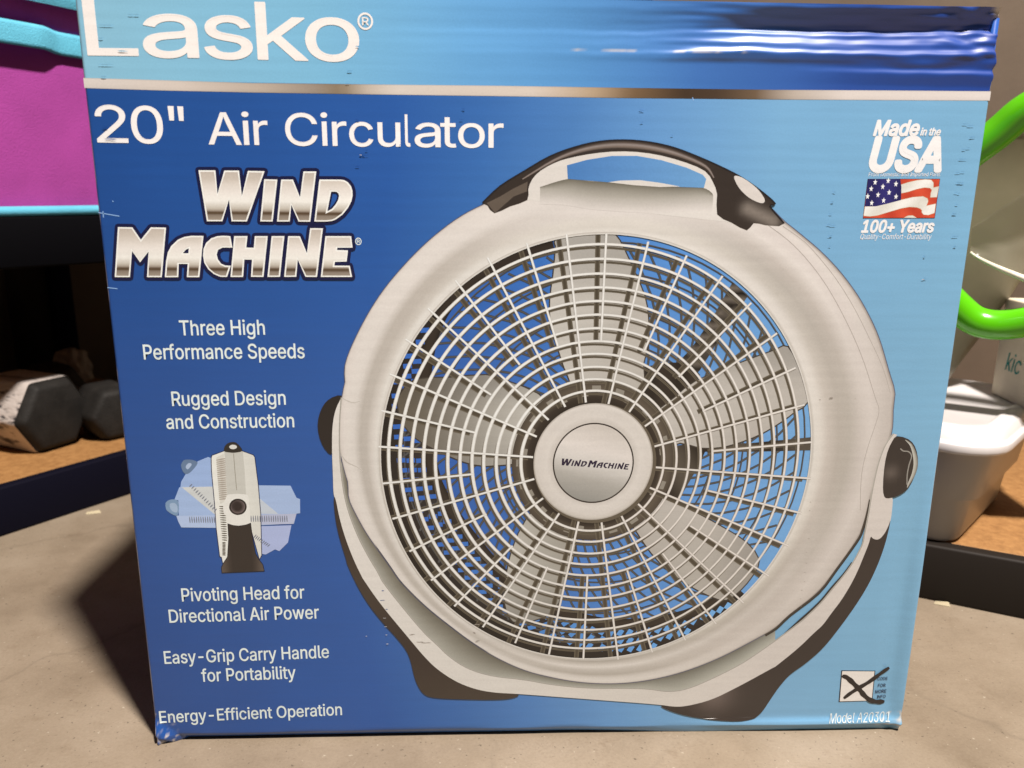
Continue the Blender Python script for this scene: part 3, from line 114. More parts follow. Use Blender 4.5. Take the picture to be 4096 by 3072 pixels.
def ink_material():
    m, nt, b = new_mat('glossy_printed_card')
    at = node(nt, 'ShaderNodeAttribute', attribute_name='ink')
    tc = node(nt, 'ShaderNodeTexCoord')
    # uneven ink coverage: horizontal flutes of the corrugated board pick up less ink
    mp = node(nt, 'ShaderNodeMapping'); mp.inputs['Scale'].default_value = (9, 9, 150)
    nt.links.new(tc.outputs['Object'], mp.inputs['Vector'])
    n1 = node(nt, 'ShaderNodeTexNoise', i_Scale=1.6, i_Detail=5.0, i_Roughness=0.65)
    nt.links.new(mp.outputs['Vector'], n1.inputs['Vector'])
    n2 = node(nt, 'ShaderNodeTexNoise', i_Scale=900.0, i_Detail=2.0)
    nt.links.new(tc.outputs['Object'], n2.inputs['Vector'])
    n4 = node(nt, 'ShaderNodeTexNoise', i_Scale=14.0, i_Detail=3.0)
    nt.links.new(tc.outputs['Object'], n4.inputs['Vector'])
    a = node(nt, 'ShaderNodeMath', operation='MULTIPLY_ADD'); a.inputs[1].default_value = 0.16; a.inputs[2].default_value = 0.76
    nt.links.new(n1.outputs['Fac'], a.inputs[0])
    a2 = node(nt, 'ShaderNodeMath', operation='MULTIPLY_ADD'); a2.inputs[1].default_value = 0.16
    nt.links.new(n2.outputs['Fac'], a2.inputs[0]); nt.links.new(a.outputs[0], a2.inputs[2])
    a3 = node(nt, 'ShaderNodeMath', operation='MULTIPLY_ADD'); a3.inputs[1].default_value = 0.16
    nt.links.new(n4.outputs['Fac'], a3.inputs[0]); nt.links.new(a2.outputs[0], a3.inputs[2])
    mx = node(nt, 'ShaderNodeMix', data_type='RGBA', blend_type='MULTIPLY'); mx.inputs[0].default_value = 1.0
    nt.links.new(at.outputs['Color'], mx.inputs[6]); nt.links.new(a3.outputs[0], mx.inputs[7])
    nt.links.new(mx.outputs[2], b.inputs['Base Color'])
    b.inputs['Roughness'].default_value = 0.40
    b.inputs['Specular IOR Level'].default_value = 0.45
    b.inputs['Coat Weight'].default_value = 0.55
    b.inputs['Coat Roughness'].default_value = 0.27
    b.inputs['Coat IOR'].default_value = 1.5
    wv = node(nt, 'ShaderNodeTexWave', wave_type='BANDS', bands_direction='Z', i_Scale=38.0, i_Distortion=0.6, i_Detail=1.0)
    nt.links.new(tc.outputs['Object'], wv.inputs['Vector'])
    n3 = node(nt, 'ShaderNodeTexNoise', i_Scale=30.0, i_Detail=3.0)
    nt.links.new(tc.outputs['Object'], n3.inputs['Vector'])
    ad = node(nt, 'ShaderNodeMath', operation='MULTIPLY_ADD'); ad.inputs[1].default_value = 2.0
    nt.links.new(n3.outputs['Fac'], ad.inputs[0]); nt.links.new(wv.outputs['Fac'], ad.inputs[2])
    bp = node(nt, 'ShaderNodeBump', i_Strength=0.30, i_Distance=0.00006)
    nt.links.new(ad.outputs[0], bp.inputs['Height'])
    nt.links.new(bp.outputs['Normal'], b.inputs['Normal'])
    return m
INK = ink_material()

def link(name, me, parent=None, mats=(), loc=None):
    o = bpy.data.objects.new(name, me); COL.objects.link(o)
    for m in mats: me.materials.append(m)
    if parent: o.parent = parent
    if loc: o.location = loc
    return o
def tag(o, label=None, cat=None, group=None, kind=None):
    if label: o['label'] = label
    if cat: o['category'] = cat
    if group: o['group'] = group
    if kind: o['kind'] = kind
    return o
def thing(name, label, cat, loc=(0, 0, 0), rz=0.0, group=None):
    o = bpy.data.objects.new(name, None); o.empty_display_size = 0.05
    COL.objects.link(o); o.location = loc; o.rotation_euler = (0, 0, rz)
    return tag(o, label, cat, group)

EPS = 0.00004
PRINT_HOOK = []        # how far the card under the ink is pushed out of its plane
class Print:
    """flat printed ink: triangles and quads in the plane of the box front, colour per vertex"""
    def __init__(s): s.v = []; s.f = []; s.c = []
    def add(s, pts, layer, col):
        i = len(s.v)
        for p in pts:
            s.v.append((p[0], -EPS * layer, p[1])); s.c.append(col(p[0], p[1]) if callable(col) else col)
        return i
    def face(s, ids):
        a = [s.v[i] for i in ids]
        ar = sum(a[i][0] * a[(i + 1) % len(a)][2] - a[(i + 1) % len(a)][0] * a[i][2] for i in range(len(a)))
        s.f.append(ids if ar > 0 else ids[::-1])
    def poly(s, pts, layer, col, holes=(), step=None):
        loops = [pts] + list(holes)
        flat = [p for l in loops for p in l]
        tris = geometry.tessellate_polygon([[Vector((p[0], p[1], 0)) for p in l] for l in loops])
        if step is None:
            i = s.add(flat, layer, col)
            for t in tris: s.face([i + k for k in t])
            return
        bm = bmesh.new()
        vs = [bm.verts.new((p[0], 0, p[1])) for p in flat]
        for t in tris:
            try: bm.faces.new([vs[k] for k in t])
            except ValueError: pass
        for ax in (0, 1):
            k = 0 if ax == 0 else 2
            if not step[ax]: continue
            lo = min(v.co[k] for v in bm.verts); hi = max(v.co[k] for v in bm.verts)
            n = int((hi - lo) / step[ax])
            for j in range(1, n + 1):
                co = [0, 0, 0]; no = [0, 0, 0]; co[k] = lo + (hi - lo) * j / (n + 1); no[k] = 1
                bmesh.ops.bisect_plane(bm, geom=bm.verts[:] + bm.edges[:] + bm.faces[:], plane_co=co, plane_no=no)
        bm.verts.index_update()
        i = s.add([(v.co.x, v.co.z) for v in bm.verts], layer, col)
        for f in bm.faces: s.face([i + v.index for v in f.verts])
        bm.free()
    def stroke(s, pts, layer, w, cols, closed=False):
        """ribbon; cols = colours from one edge to the other; w = width or list"""
        n = len(pts); m = len(cols); base = len(s.v)
        for i, p in enumerate(pts):
            a = pts[(i - 1) % n] if (closed or i > 0) else p
            b = pts[(i + 1) % n] if (closed or i < n - 1) else p
            d = Vector((b[0] - a[0], b[1] - a[1]))
            d.normalize()
            nx, nz = -d.y, d.x
            ww = w[i] if isinstance(w, (list, tuple)) else w
            for j in range(m):
                t = (j / (m - 1) - 0.5) * ww
                q = (p[0] + nx * t, p[1] + nz * t)
                cc = cols[j]
                s.v.append((q[0], -EPS * layer, q[1])); s.c.append(cc(*q) if callable(cc) else cc)
        for i in range(n if closed else n - 1):
            for j in range(m - 1):
                k = (i + 1) % n
                s.face([base + i * m + j, base + i * m + j + 1, base + k * m + j + 1, base + k * m + j])
    def outline(s, pts, layer, w, col):
        """a closed line of round-cornered segments, for thickening a shape"""
        n = len(pts)
        for i in range(n):
            a, b = pts[i], pts[(i + 1) % n]
            d = Vector((b[0] - a[0], b[1] - a[1]))
            if d.length < 1e-7: continue
            d.normalize(); nx, nz = -d.y * w / 2, d.x * w / 2
            k = s.add([(a[0] + nx, a[1] + nz), (b[0] + nx, b[1] + nz), (b[0] - nx, b[1] - nz), (a[0] - nx, a[1] - nz)], layer + 0.014 * i, col)
            s.face([k, k + 1, k + 2, k + 3])
            k = s.add([(a[0] + w / 2 * math.cos(t * math.pi / 4), a[1] + w / 2 * math.sin(t * math.pi / 4)) for t in range(8)], layer + 0.014 * i + 0.007, col)
            s.face(list(range(k, k + 8)))
    def loft(s, rows, layer, cols, closed=False):
        base = len(s.v); n = len(rows[0])
        for r, cr in zip(rows, cols):
            for i, p in enumerate(r):
                s.v.append((p[0], -EPS * layer, p[1])); s.c.append(cr[i] if isinstance(cr, list) else cr)
        for a in range(len(rows) - 1):
            for i in range(n if closed else n - 1):
                k = (i + 1) % n
                s.face([base + a * n + i, base + a * n + k, base + (a + 1) * n + k, base + (a + 1) * n + i])
    def build(s, name, parent):
        me = bpy.data.meshes.new(name)
        if PRINT_HOOK: s.v = [(p[0], p[1] + PRINT_HOOK[0](p[0], p[2]), p[2]) for p in s.v]
        me.from_pydata(s.v, [], s.f)
        at = me.attributes.new('ink', 'FLOAT_COLOR', 'POINT')
        for i, c in enumerate(s.c): at.data[i].color = (*c, 1)
        return link(name, me, parent, [INK])

def resample(pts, n):
    L = [0]
    for a, b in zip(pts, pts[1:]): L.append(L[-1] + math.hypot(b[0] - a[0], b[1] - a[1]))
    out = []; j = 0
    for i in range(n):
        d = L[-1] * i / (n - 1)
        while j < len(L) - 2 and L[j + 1] < d: j += 1
        t = (d - L[j]) / max(1e-9, L[j + 1] - L[j])
        out.append((pts[j][0] + (pts[j + 1][0] - pts[j][0]) * t, pts[j][1] + (pts[j + 1][1] - pts[j][1]) * t))
    return out
def spline(pts, k=4, closed=False):
    """Catmull-Rom smoothing of a traced outline"""
    n = len(pts); out = []
    for i in range(n if closed else n - 1):
        p0 = pts[(i - 1) % n] if (closed or i > 0) else pts[0]
        p1 = pts[i]; p2 = pts[(i + 1) % n]
        p3 = pts[(i + 2) % n] if (closed or i < n - 2) else pts[-1]
        for j in range(k):
            t = j / k; t2 = t * t; t3 = t2 * t
            out.append(tuple(0.5 * (2 * p1[a] + (p2[a] - p0[a]) * t + (2 * p0[a] - 5 * p1[a] + 4 * p2[a] - p3[a]) * t2 + (3 * p1[a] - p0[a] - 3 * p2[a] + p3[a]) * t3) for a in (0, 1)))
    if not closed: out.append(pts[-1])
    return out
def chaikin(pts, n=2, closed=True):
    for _ in range(n):
        out = []; m = len(pts)
        for i in range(m if closed else m - 1):
            a, b = pts[i], pts[(i + 1) % m]
            out.append((a[0] * .75 + b[0] * .25, a[1] * .75 + b[1] * .25)); out.append((a[0] * .25 + b[0] * .75, a[1] * .25 + b[1] * .75))
        pts = out if closed else [pts[0]] + out + [pts[-1]]
    return pts
def offset(pts, d):
    """grow (d > 0) or shrink a closed outline, mitred"""
    n = len(pts)
    ar = sum(pts[i][0] * pts[(i + 1) % n][1] - pts[(i + 1) % n][0] * pts[i][1] for i in range(n))
    sg = 1 if ar > 0 else -1
    out = []
    for i in range(n):
        a, b, c = Vector(pts[i - 1]), Vector(pts[i]), Vector(pts[(i + 1) % n])
        u = (b - a).normalized(); v = (c - b).normalized()
        n1 = Vector((u.y, -u.x)) * sg; n2 = Vector((v.y, -v.x)) * sg
        m = n1 + n2
        if m.length < 1e-4: m = n1.copy()
        m.normalize()
        k = min(2.0, 1.0 / max(0.3, m.dot(n1)))
        out.append((b.x + m.x * d * k, b.y + m.y * d * k))
    return out

def glyph_mesh(contours, bold):
    cu = bpy.data.curves.new('tmp', 'CURVE'); cu.dimensions = '2D'; cu.fill_mode = 'BOTH'
    cu.offset = bold
    for pts in contours:
        sp = cu.splines.new('POLY'); sp.points.add(len(pts) - 1)
        for p, q in zip(sp.points, pts): p.co = (q[0], q[1], 0, 1)
        sp.use_cyclic_u = True
    o = bpy.data.objects.new('tmp', cu); COL.objects.link(o)
    dg = bpy.context.evaluated_depsgraph_get(); dg.update()
    me = bpy.data.meshes.new_from_object(o.evaluated_get(dg), depsgraph=dg)
    v = [(q.co.x, q.co.y) for q in me.vertices]; f = [tuple(p.vertices) for p in me.polygons]
    bpy.data.objects.remove(o); bpy.data.curves.remove(cu); bpy.data.meshes.remove(me)
    return v, f
_fills = {}
def glyph_fill(ch):
    """filled pieces of a letter, overlapping strokes kept apart"""
    if ch in _fills: return _fills[ch]
    g = [[(q[0] / 1000.0, q[1] / 1000.0) for q in p] for p in FONT[ch][1]]
    def area(p): return sum(p[i - 1][0] * p[i][1] - p[i][0] * p[i - 1][1] for i in range(len(p)))
    def inside(pt, p):
        c = False
        for i in range(len(p)):
            (ax, ay), (bx, by) = p[i - 1], p[i]
            if (ay > pt[1]) != (by > pt[1]) and pt[0] < (bx - ax) * (pt[1] - ay) / (by - ay) + ax: c = not c
        return c
    out = []
    if g:
        big = max(g, key=lambda p: abs(area(p))); sg = area(big)
        outer = [p for p in g if area(p) * sg > 0]; inner = [p for p in g if area(p) * sg <= 0]
        for p in outer:
            out.append(glyph_mesh([p] + [h for h in inner if inside(h[0], p)], 0.0))
    _fills[ch] = out
    return out
FONT['I'][0] = 187
CAP = 0.509
def set_text(pr, text, a, b, cap, layer, col, bold=0.0, slant=0.0, to3d=None):
    x = 0.0; cs = []; v = []; f = []; lv = []
    for ci, ch in enumerate(text):
        adv, g = FONT[ch]
        for p in g: cs.append((ci, [(x + q[0] / 1000.0, q[1] / 1000.0) for q in p]))
        for gi, (gv, gf) in enumerate(glyph_fill(ch)):
            k0 = len(v)
            v += [(x + q[0], q[1]) for q in gv]; f += [tuple(k0 + k for k in t) for t in gf]; lv += [gi * 0.05] * len(gv)
        x += adv / 1000.0
    x0 = min(q[0] for c_, p in cs for q in p); x1 = max(q[0] for c_, p in cs for q in p)
    cs = [(c_, [(q[0] - x0, q[1]) for q in p]) for c_, p in cs]
    v = [(q[0] - x0, q[1]) for q in v]
    L = math.hypot(b[0] - a[0], b[1] - a[1]); ux, uz = (b[0] - a[0]) / L, (b[1] - a[1]) / L
    sx = L / (x1 - x0); sy = cap / CAP
    pts = []
    for q in v:
        X = q[0] * sx + q[1] * sy * slant - (slant * cap * 0.5 if slant else 0); Y = q[1] * sy
        pts.append((a[0] + ux * X, a[1] + uz * X + Y))
    if to3d: return pts, f
    i = pr.add(pts, layer, col)
    for k, e in enumerate(lv): pr.v[i + k] = (pr.v[i + k][0], -EPS * (layer + e), pr.v[i + k][2])
    for t in f: pr.face([i + k for k in t])
    if bold > 0:
        wd = 2 * bold * min(sx, sy)
        for c_, q_ in cs:
            line = []
            for q in q_:
                X = q[0] * sx + q[1] * sy * slant - (slant * cap * 0.5 if slant else 0); Y = q[1] * sy
                line.append((a[0] + ux * X, a[1] + uz * X + Y))
            pr.outline(line, layer + 0.15 + 1.3 * (c_ % 2), wd, col)

# mesh building for solid things
class MB:
    def __init__(s): s.bm = bmesh.new()
    def hexa(s, c):
        v = [s.bm.verts.new(p) for p in c]
        for q in ((0, 3, 2, 1), (4, 5, 6, 7), (0, 1, 5, 4), (1, 2, 6, 5), (2, 3, 7, 6), (3, 0, 4, 7)):
            s.bm.faces.new([v[i] for i in q])
    def box(s, x0, x1, y0, y1, z0, z1):
        s.hexa([(x0, y0, z0), (x1, y0, z0), (x1, y1, z0), (x0, y1, z0), (x0, y0, z1), (x1, y0, z1), (x1, y1, z1), (x0, y1, z1)])
    def rings(s, rs, cap0=True, cap1=True):
        rows = [[s.bm.verts.new(p) for p in r] for r in rs]
        n = len(rows[0])
        for a, b in zip(rows, rows[1:]):
            for i in range(n): s.bm.faces.new((a[i], a[(i + 1) % n], b[(i + 1) % n], b[i]))
        if cap0: s.bm.faces.new(rows[0][::-1])
        if cap1: s.bm.faces.new(rows[-1])
    def grid(s, f, nu, nv):
        g = [[s.bm.verts.new(f(i / nu, j / nv)) for j in range(nv + 1)] for i in range(nu + 1)]
        for i in range(nu):
            for j in range(nv): s.bm.faces.new((g[i][j], g[i + 1][j], g[i + 1][j + 1], g[i][j + 1]))
    def tube(s, path, r, n=14, closed=False):
        m = len(path); rs = []
        for i, p in enumerate(path):
            p = Vector(p)
            a = Vector(path[(i - 1) % m]) if (closed or i) else p
            b = Vector(path[(i + 1) % m]) if (closed or i < m - 1) else p
            t = (b - a).normalized()
            u = t.cross(Vector((0, 0, 1))); u = u.normalized() if u.length > 1e-3 else Vector((1, 0, 0))
            w = t.cross(u).normalized()
            rr = r[i] if isinstance(r, list) else r
            rs.append([p + u * rr * math.cos(2 * math.pi * k / n) + w * rr * math.sin(2 * math.pi * k / n) for k in range(n)])
        if closed:
            rows = [[s.bm.verts.new(q) for q in q_] for q_ in rs]
            for i in range(m):
                a, b = rows[i], rows[(i + 1) % m]
                for k in range(n): s.bm.faces.new((a[k], a[(k + 1) % n], b[(k + 1) % n], b[k]))
        else: s.rings(rs)
    def build(s, name, mat, parent=None, bevel=0.0, seg=2, flat=False, sub=0):
        bmesh.ops.recalc_face_normals(s.bm, faces=s.bm.faces[:])
        me = bpy.data.meshes.new(name); s.bm.to_mesh(me); s.bm.free()
        o = link(name, me, parent, [mat])
        if not flat:
            for p in me.polygons: p.use_smooth = True
        if bevel:
            md = o.modifiers.new('bevel', 'BEVEL'); md.width = bevel; md.segments = seg; md.limit_method = 'ANGLE'; md.angle_limit = R(40)
            if hasattr(md, 'harden_normals'): md.harden_normals = False
        if sub:
            md = o.modifiers.new('sub', 'SUBSURF'); md.levels = sub; md.render_levels = sub
        return o
def rrect(hx, hy, r, z, n=5, cx=0.0, cy=0.0):
    out = []
    for q, (sx, sy) in enumerate(((1, 1), (-1, 1), (-1, -1), (1, -1))):
        for k in range(n + 1):
            a = math.pi / 2 * (q + k / n)
            out.append((cx + sx * (hx - r) + r * math.cos(a), cy + sy * (hy - r) + r * math.sin(a), z))
    return out

# ------------------------------------------------------------------ floor
def concrete():
    m, nt, b = new_mat('stained_concrete')
    tc = node(nt, 'ShaderNodeTexCoord')
    def nz(scale, det, rough, st=None):
        n = node(nt, 'ShaderNodeTexNoise', i_Scale=scale, i_Detail=det, i_Roughness=rough)
        if st:
            mp = node(nt, 'ShaderNodeMapping'); mp.inputs['Scale'].default_value = st; mp.inputs['Rotation'].default_value = (0, 0, R(-12))
            nt.links.new(tc.outputs['Object'], mp.inputs['Vector']); nt.links.new(mp.outputs['Vector'], n.inputs['Vector'])
        else: nt.links.new(tc.outputs['Object'], n.inputs['Vector'])
        return n
    base = nz(7.0, 8.0, 0.62)
    r = node(nt, 'ShaderNodeValToRGB')
    cr = r.color_ramp
    cr.elements[0].position = 0.30; cr.elements[0].color = (0.176, 0.138, 0.098, 1)
    cr.elements[1].position = 0.72; cr.elements[1].color = (0.292, 0.243, 0.186, 1)
    e = cr.elements.new(0.5); e.color = (0.238, 0.193, 0.142, 1)
    nt.links.new(base.outputs['Fac'], r.inputs['Fac'])
    prev = r.outputs['Color']
    for n, p0, p1, colr, k in ((nz(26, 9, 0.75), 0.56, 0.75, (0.62, 0.55, 0.48, 1), 0.55), (nz(110, 6, 0.7, (1, 2.6, 1)), 0.60, 0.74, (0.52, 0.46, 0.40, 1), 0.6), (nz(420, 3, 0.6), 0.35, 0.75, (0.80, 0.78, 0.76, 1), 0.6)):
        rr = node(nt, 'ShaderNodeValToRGB'); rr.color_ramp.elements[0].position = p0; rr.color_ramp.elements[1].position = p1
        nt.links.new(n.outputs['Fac'], rr.inputs['Fac'])
        mu = node(nt, 'ShaderNodeMath', operation='MULTIPLY'); mu.inputs[1].default_value = k
        nt.links.new(rr.outputs['Color'], mu.inputs[0])
        mx = node(nt, 'ShaderNodeMix', data_type='RGBA', blend_type='MULTIPLY')
        nt.links.new(mu.outputs[0], mx.inputs[0]); nt.links.new(prev, mx.inputs[6]); mx.inputs[7].default_value = colr
        prev = mx.outputs[2]
    # hairline cracks, broken up
    wn = nz(5.0, 4.0, 0.6)
    va = node(nt, 'ShaderNodeVectorMath', operation='SCALE'); va.inputs['Scale'].default_value = 0.16
    nt.links.new(wn.outputs['Color'], va.inputs[0])
    vb = node(nt, 'ShaderNodeVectorMath', operation='ADD'); nt.links.new(tc.outputs['Object'], vb.inputs[0]); nt.links.new(va.outputs[0], vb.inputs[1])
    vo = node(nt, 'ShaderNodeTexVoronoi', feature='DISTANCE_TO_EDGE', i_Scale=3.4); nt.links.new(vb.outputs[0], vo.inputs['Vector'])
    ck = node(nt, 'ShaderNodeMapRange'); ck.inputs[1].default_value = 0.0; ck.inputs[2].default_value = 0.016; ck.inputs[3].default_value = 1.0; ck.inputs[4].default_value = 0.0
    nt.links.new(vo.outputs['Distance'], ck.inputs[0])
    mk = nz(4.0, 3.0, 0.6); mr = node(nt, 'ShaderNodeMapRange'); mr.inputs[1].default_value = 0.46; mr.inputs[2].default_value = 0.60; mr.inputs[4].default_value = 0.24
    nt.links.new(mk.outputs['Fac'], mr.inputs[0])
    cm = node(nt, 'ShaderNodeMath', operation='MULTIPLY'); nt.links.new(ck.outputs[0], cm.inputs[0]); nt.links.new(mr.outputs[0], cm.inputs[1])
    mx = node(nt, 'ShaderNodeMix', data_type='RGBA', blend_type='MIX'); nt.links.new(cm.outputs[0], mx.inputs[0]); nt.links.new(prev, mx.inputs[6]); mx.inputs[7].default_value = (0.085, 0.068, 0.050, 1)
    prev = mx.outputs[2]
    # dark pits and pale dust specks
    for sc_, lo_, hi_, kk, cc in ((260.0, 0.67, 0.74, 0.75, (0.07, 0.055, 0.04, 1)), (190.0, 0.70, 0.76, 0.55, (0.42, 0.38, 0.31, 1))):
        pn = nz(sc_, 2.0, 0.5); pm = node(nt, 'ShaderNodeMapRange'); pm.inputs[1].default_value = lo_; pm.inputs[2].default_value = hi_; pm.inputs[4].default_value = kk
        nt.links.new(pn.outputs['Fac'], pm.inputs[0])
        mx = node(nt, 'ShaderNodeMix', data_type='RGBA', blend_type='MIX'); nt.links.new(pm.outputs[0], mx.inputs[0]); nt.links.new(prev, mx.inputs[6]); mx.inputs[7].default_value = cc
        prev = mx.outputs[2]
    nt.links.new(prev, b.inputs['Base Color'])
    b.inputs['Roughness'].default_value = 0.62
    b.inputs['Specular IOR Level'].default_value = 0.35
    h = nz(160, 8, 0.7)
    bp = node(nt, 'ShaderNodeBump', i_Strength=0.35, i_Distance=0.0015)
    nt.links.new(h.outputs['Fac'], bp.inputs['Height']); nt.links.new(bp.outputs['Normal'], b.inputs['Normal'])
    return m
mb = MB(); mb.box(-3.2, 3.2, -2.4, 3.2, -0.05, 0.0)
tag(mb.build('floor', concrete(), flat=True), kind='structure')

# ------------------------------------------------------------------ the two shelving units and the walls behind them
U = Vector((0.56019, 0.82835, 0)); UN = Vector((-0.82835, 0.56019, 0))      # left unit: along its front, and into its depth
V = Vector((0.87665, -0.48113, 0)); VN = Vector((0.48113, 0.87665, 0))      # right unit
LP = Vector((-0.65, 0.388, 0)); RP = Vector((0.460, 0.1995, 0))
M_BEAM = plain('dark_blue_steel', (0.0035, 0.0035, 0.010), 0.65, spec=0.08)
M_BEAM2 = plain('black_steel', (0.014, 0.011, 0.009), 0.6, spec=0.2)
def particle_board():
    m, nt, b = new_mat('particle_board')
    tc = node(nt, 'ShaderNodeTexCoord')
    n = node(nt, 'ShaderNodeTexNoise', i_Scale=120.0, i_Detail=6.0, i_Roughness=0.7)
    nt.links.new(tc.outputs['Object'], n.inputs['Vector'])
    r = node(nt, 'ShaderNodeValToRGB'); cr = r.color_ramp
    cr.elements[0].position = 0.3; cr.elements[0].color = (0.20, 0.092, 0.026, 1)
    cr.elements[1].position = 0.75; cr.elements[1].color = (0.38, 0.20, 0.07, 1)
    nt.links.new(n.outputs['Fac'], r.inputs['Fac']); nt.links.new(r.outputs['Color'], b.inputs['Base Color'])
    b.inputs['Roughness'].default_value = 0.7
    return m
M_WOOD = particle_board()
M_BEAM_SHADED = plain('shade_darkened_steel', (0.002, 0.002, 0.003), 0.7, spec=0.05)  # steel of the upper beam, shade put into its near-black colour
def oriented(o, p, ex):
    o.location = p; o.rotation_euler = (0, 0, math.atan2(ex.y, ex.x)); return o
# local frame of a unit: x along the front, y into the depth, z up
lu = thing('shelving_unit', 'dark blue steel shelving with particle board decks holding the dumbbells and pink bin', 'shelving')
oriented(lu, LP, U)
def beam(z0, z1, x0, x1, mat, parent, lip=0.004):
    b = MB(); b.box(x0, x1, 0, 0.018, z0, z1); b.box(x0, x1, 0.018, 0.03, z0, z0 + 0.012)
    b.build('beam', mat, parent, bevel=0.003)
def deck(z0, z1, x0, x1, d, parent):
    b = MB(); b.box(x0, x1, 0.019, d, z0, z1); return b.build('deck', M_WOOD, parent, bevel=0.001)
beam(0.0, 0.0635, -1.1, 0.424, M_BEAM, lu); deck(0.049, 0.0625, -1.1, 0.424, 0.63, lu)
beam(0.332, 0.395, -1.1, 0.424, M_BEAM_SHADED, lu); deck(0.381, 0.394, -1.1, 0.90, 0.690, lu)  # upper deck extended out of view, longer and deeper, to shade the wall
for x in (0.426, -1.145):
    for y in (0.0, 0.62):
        b = MB(); b.box(x, x + 0.04, y, y + 0.004, 0, 1.6); b.box(x, x + 0.004, y + 0.004, y + 0.04, 0, 1.6)
        b.build('post', M_BEAM, lu)
b = MB(); b.box(0.345, 0.423, 0.633, 0.637, 0.0, 1.6)
b.build('post', M_BEAM2, lu)
ru = thing('shelving_unit', 'black steel shelving with a bright wooden deck under the white lidded tub', 'shelving')
oriented(ru, RP, V)
beam(0.0, 0.0635, -0.50, 0.9, M_BEAM2, ru); deck(0.049, 0.0625, -0.50, 0.9, 0.5, ru)
for x in (-0.545, 0.905):
    for y in (0.0, 0.46):
        b = MB(); b.box(x, x + 0.04, y, y + 0.004, 0, 1.6); b.box(x, x + 0.004, y + 0.004, y + 0.04, 0, 1.6)
        b.build('post', M_BEAM2, ru)
M_WALL = plain('brown_wall', (0.105, 0.078, 0.055), 0.8, var=0.18, scale=5.0, bump=0.2, bscale=60)
def wall(p, ex, x0, x1, h, label):
    b = MB(); b.box(x0, x1, 0, 0.05, 0, h)
    o = b.build('wall', M_WALL, flat=True); oriented(o, p, ex)
    return tag(o, label, 'wall')
wall(LP + UN * 0.70, U, -1.6, 1.15, 2.6, 'dim brown wall behind the shelves with the dumbbells')
wall(RP + VN * 0.56, V, -1.02, 1.8, 2.6, 'brown wall behind the green tube and the white lidded tub')

# ------------------------------------------------------------------ fabric storage bin
M_PINK = plain('magenta_fabric', (0.30, 0.046, 0.255), 0.9, var=0.10, scale=14, bump=0.5, bscale=700, spec=0.2)
M_CYAN = plain('turquoise_fabric', (0.10, 0.40, 0.56), 0.85, var=0.10, scale=25, bump=0.5, bscale=700, spec=0.2)
bn = thing('storage_bin', 'magenta fabric storage bin with turquoise trim and strap on the upper deck', 'storage bin')
oriented(bn, LP, U)
X0, X1 = -0.42, 0.24
def bulge(x, z):
    return -0.004 * math.sin((x - X0) / (X1 - X0) * math.pi) - 0.003 * noise.noise((x * 9, z * 9, 1.3)) - 0.020 * smooth(0.605, 0.645, z)
b = MB()
b.grid(lambda u, v: (X0 + (X1 - X0) * u, 0.012 + bulge(X0 + (X1 - X0) * u, 0.402 + 0.243 * v), 0.402 + 0.243 * v), 60, 40)
b.box(X0, X1, 0.03, 0.34, 0.3955, 0.645)
b.build('fabric_body', M_PINK, bn)
b = MB(); b.tube([(X0 + (X1 - X0) * i / 40, 0.006 + bulge(X0 + (X1 - X0) * i / 40, 0.4), 0.4025 - 0.003 * math.sin(i * 0.08)) for i in range(41)], 0.0062, 8)
b.build('piping', M_CYAN, bn)
b = MB()
b.grid(lambda u, v: (X0 - 0.002 + (X1 - X0) * u, 0.006 + bulge(X0 + (X1 - X0) * u, 0.65) - 0.004 * math.sin(v * math.pi), 0.643 + 0.03 * v), 40, 5)
b.build('top_trim', M_CYAN, bn)
b = MB()
def strap(u, v):
    x = -0.30 + 0.52 * u
    k = smooth(0.122, 0.150, x)
    out = -0.003 - 0.011 * (1 - k)
    dz = 0.002 * (1 - k)
    return (x, 0.010 + bulge(x, 0.60) + out - 0.0008 * math.sin(v * math.pi), 0.590 + 0.0265 * v + dz)
b.grid(strap, 60, 6)
so = b.build('strap', M_CYAN, bn)
md = so.modifiers.new('thick', 'SOLIDIFY'); md.thickness = 0.003; md.offset = 1

# ------------------------------------------------------------------ dumbbells
M_RUB = plain('black_rubber', (0.013, 0.012, 0.011), 0.66, var=0.4, scale=40, bump=0.35, bscale=420, spec=0.25)
def taped():
    m, nt, b = new_mat('crumpled_silver_tape')
    tc = node(nt, 'ShaderNodeTexCoord')
    v = node(nt, 'ShaderNodeTexNoise', i_Scale=34.0, i_Detail=5.0, i_Roughness=0.65)
    mp = node(nt, 'ShaderNodeMapping'); mp.inputs['Scale'].default_value = (0.6, 2.4, 1.4)
    nt.links.new(tc.outputs['Object'], mp.inputs['Vector']); nt.links.new(mp.outputs['Vector'], v.inputs['Vector'])
    r = node(nt, 'ShaderNodeValToRGB'); cr = r.color_ramp
    cr.elements[0].position = 0.37; cr.elements[0].color = (0.05, 0.045, 0.05, 1)
    cr.elements[1].position = 0.44; cr.elements[1].color = (0.58, 0.53, 0.50, 1)
    nt.links.new(v.outputs['Fac'], r.inputs['Fac']); nt.links.new(r.outputs['Color'], b.inputs['Base Color'])
    b.inputs['Roughness'].default_value = 0.35; b.inputs['Metallic'].default_value = 0.15
    bp = node(nt, 'ShaderNodeBump', i_Strength=0.9, i_Distance=0.004)
    nt.links.new(v.outputs['Fac'], bp.inputs['Height']); nt.links.new(bp.outputs['Normal'], b.inputs['Normal'])
    return m
M_TAPE = taped()
M_STEEL = plain('steel_bar', (0.35, 0.34, 0.33), 0.35, metal=0.9)
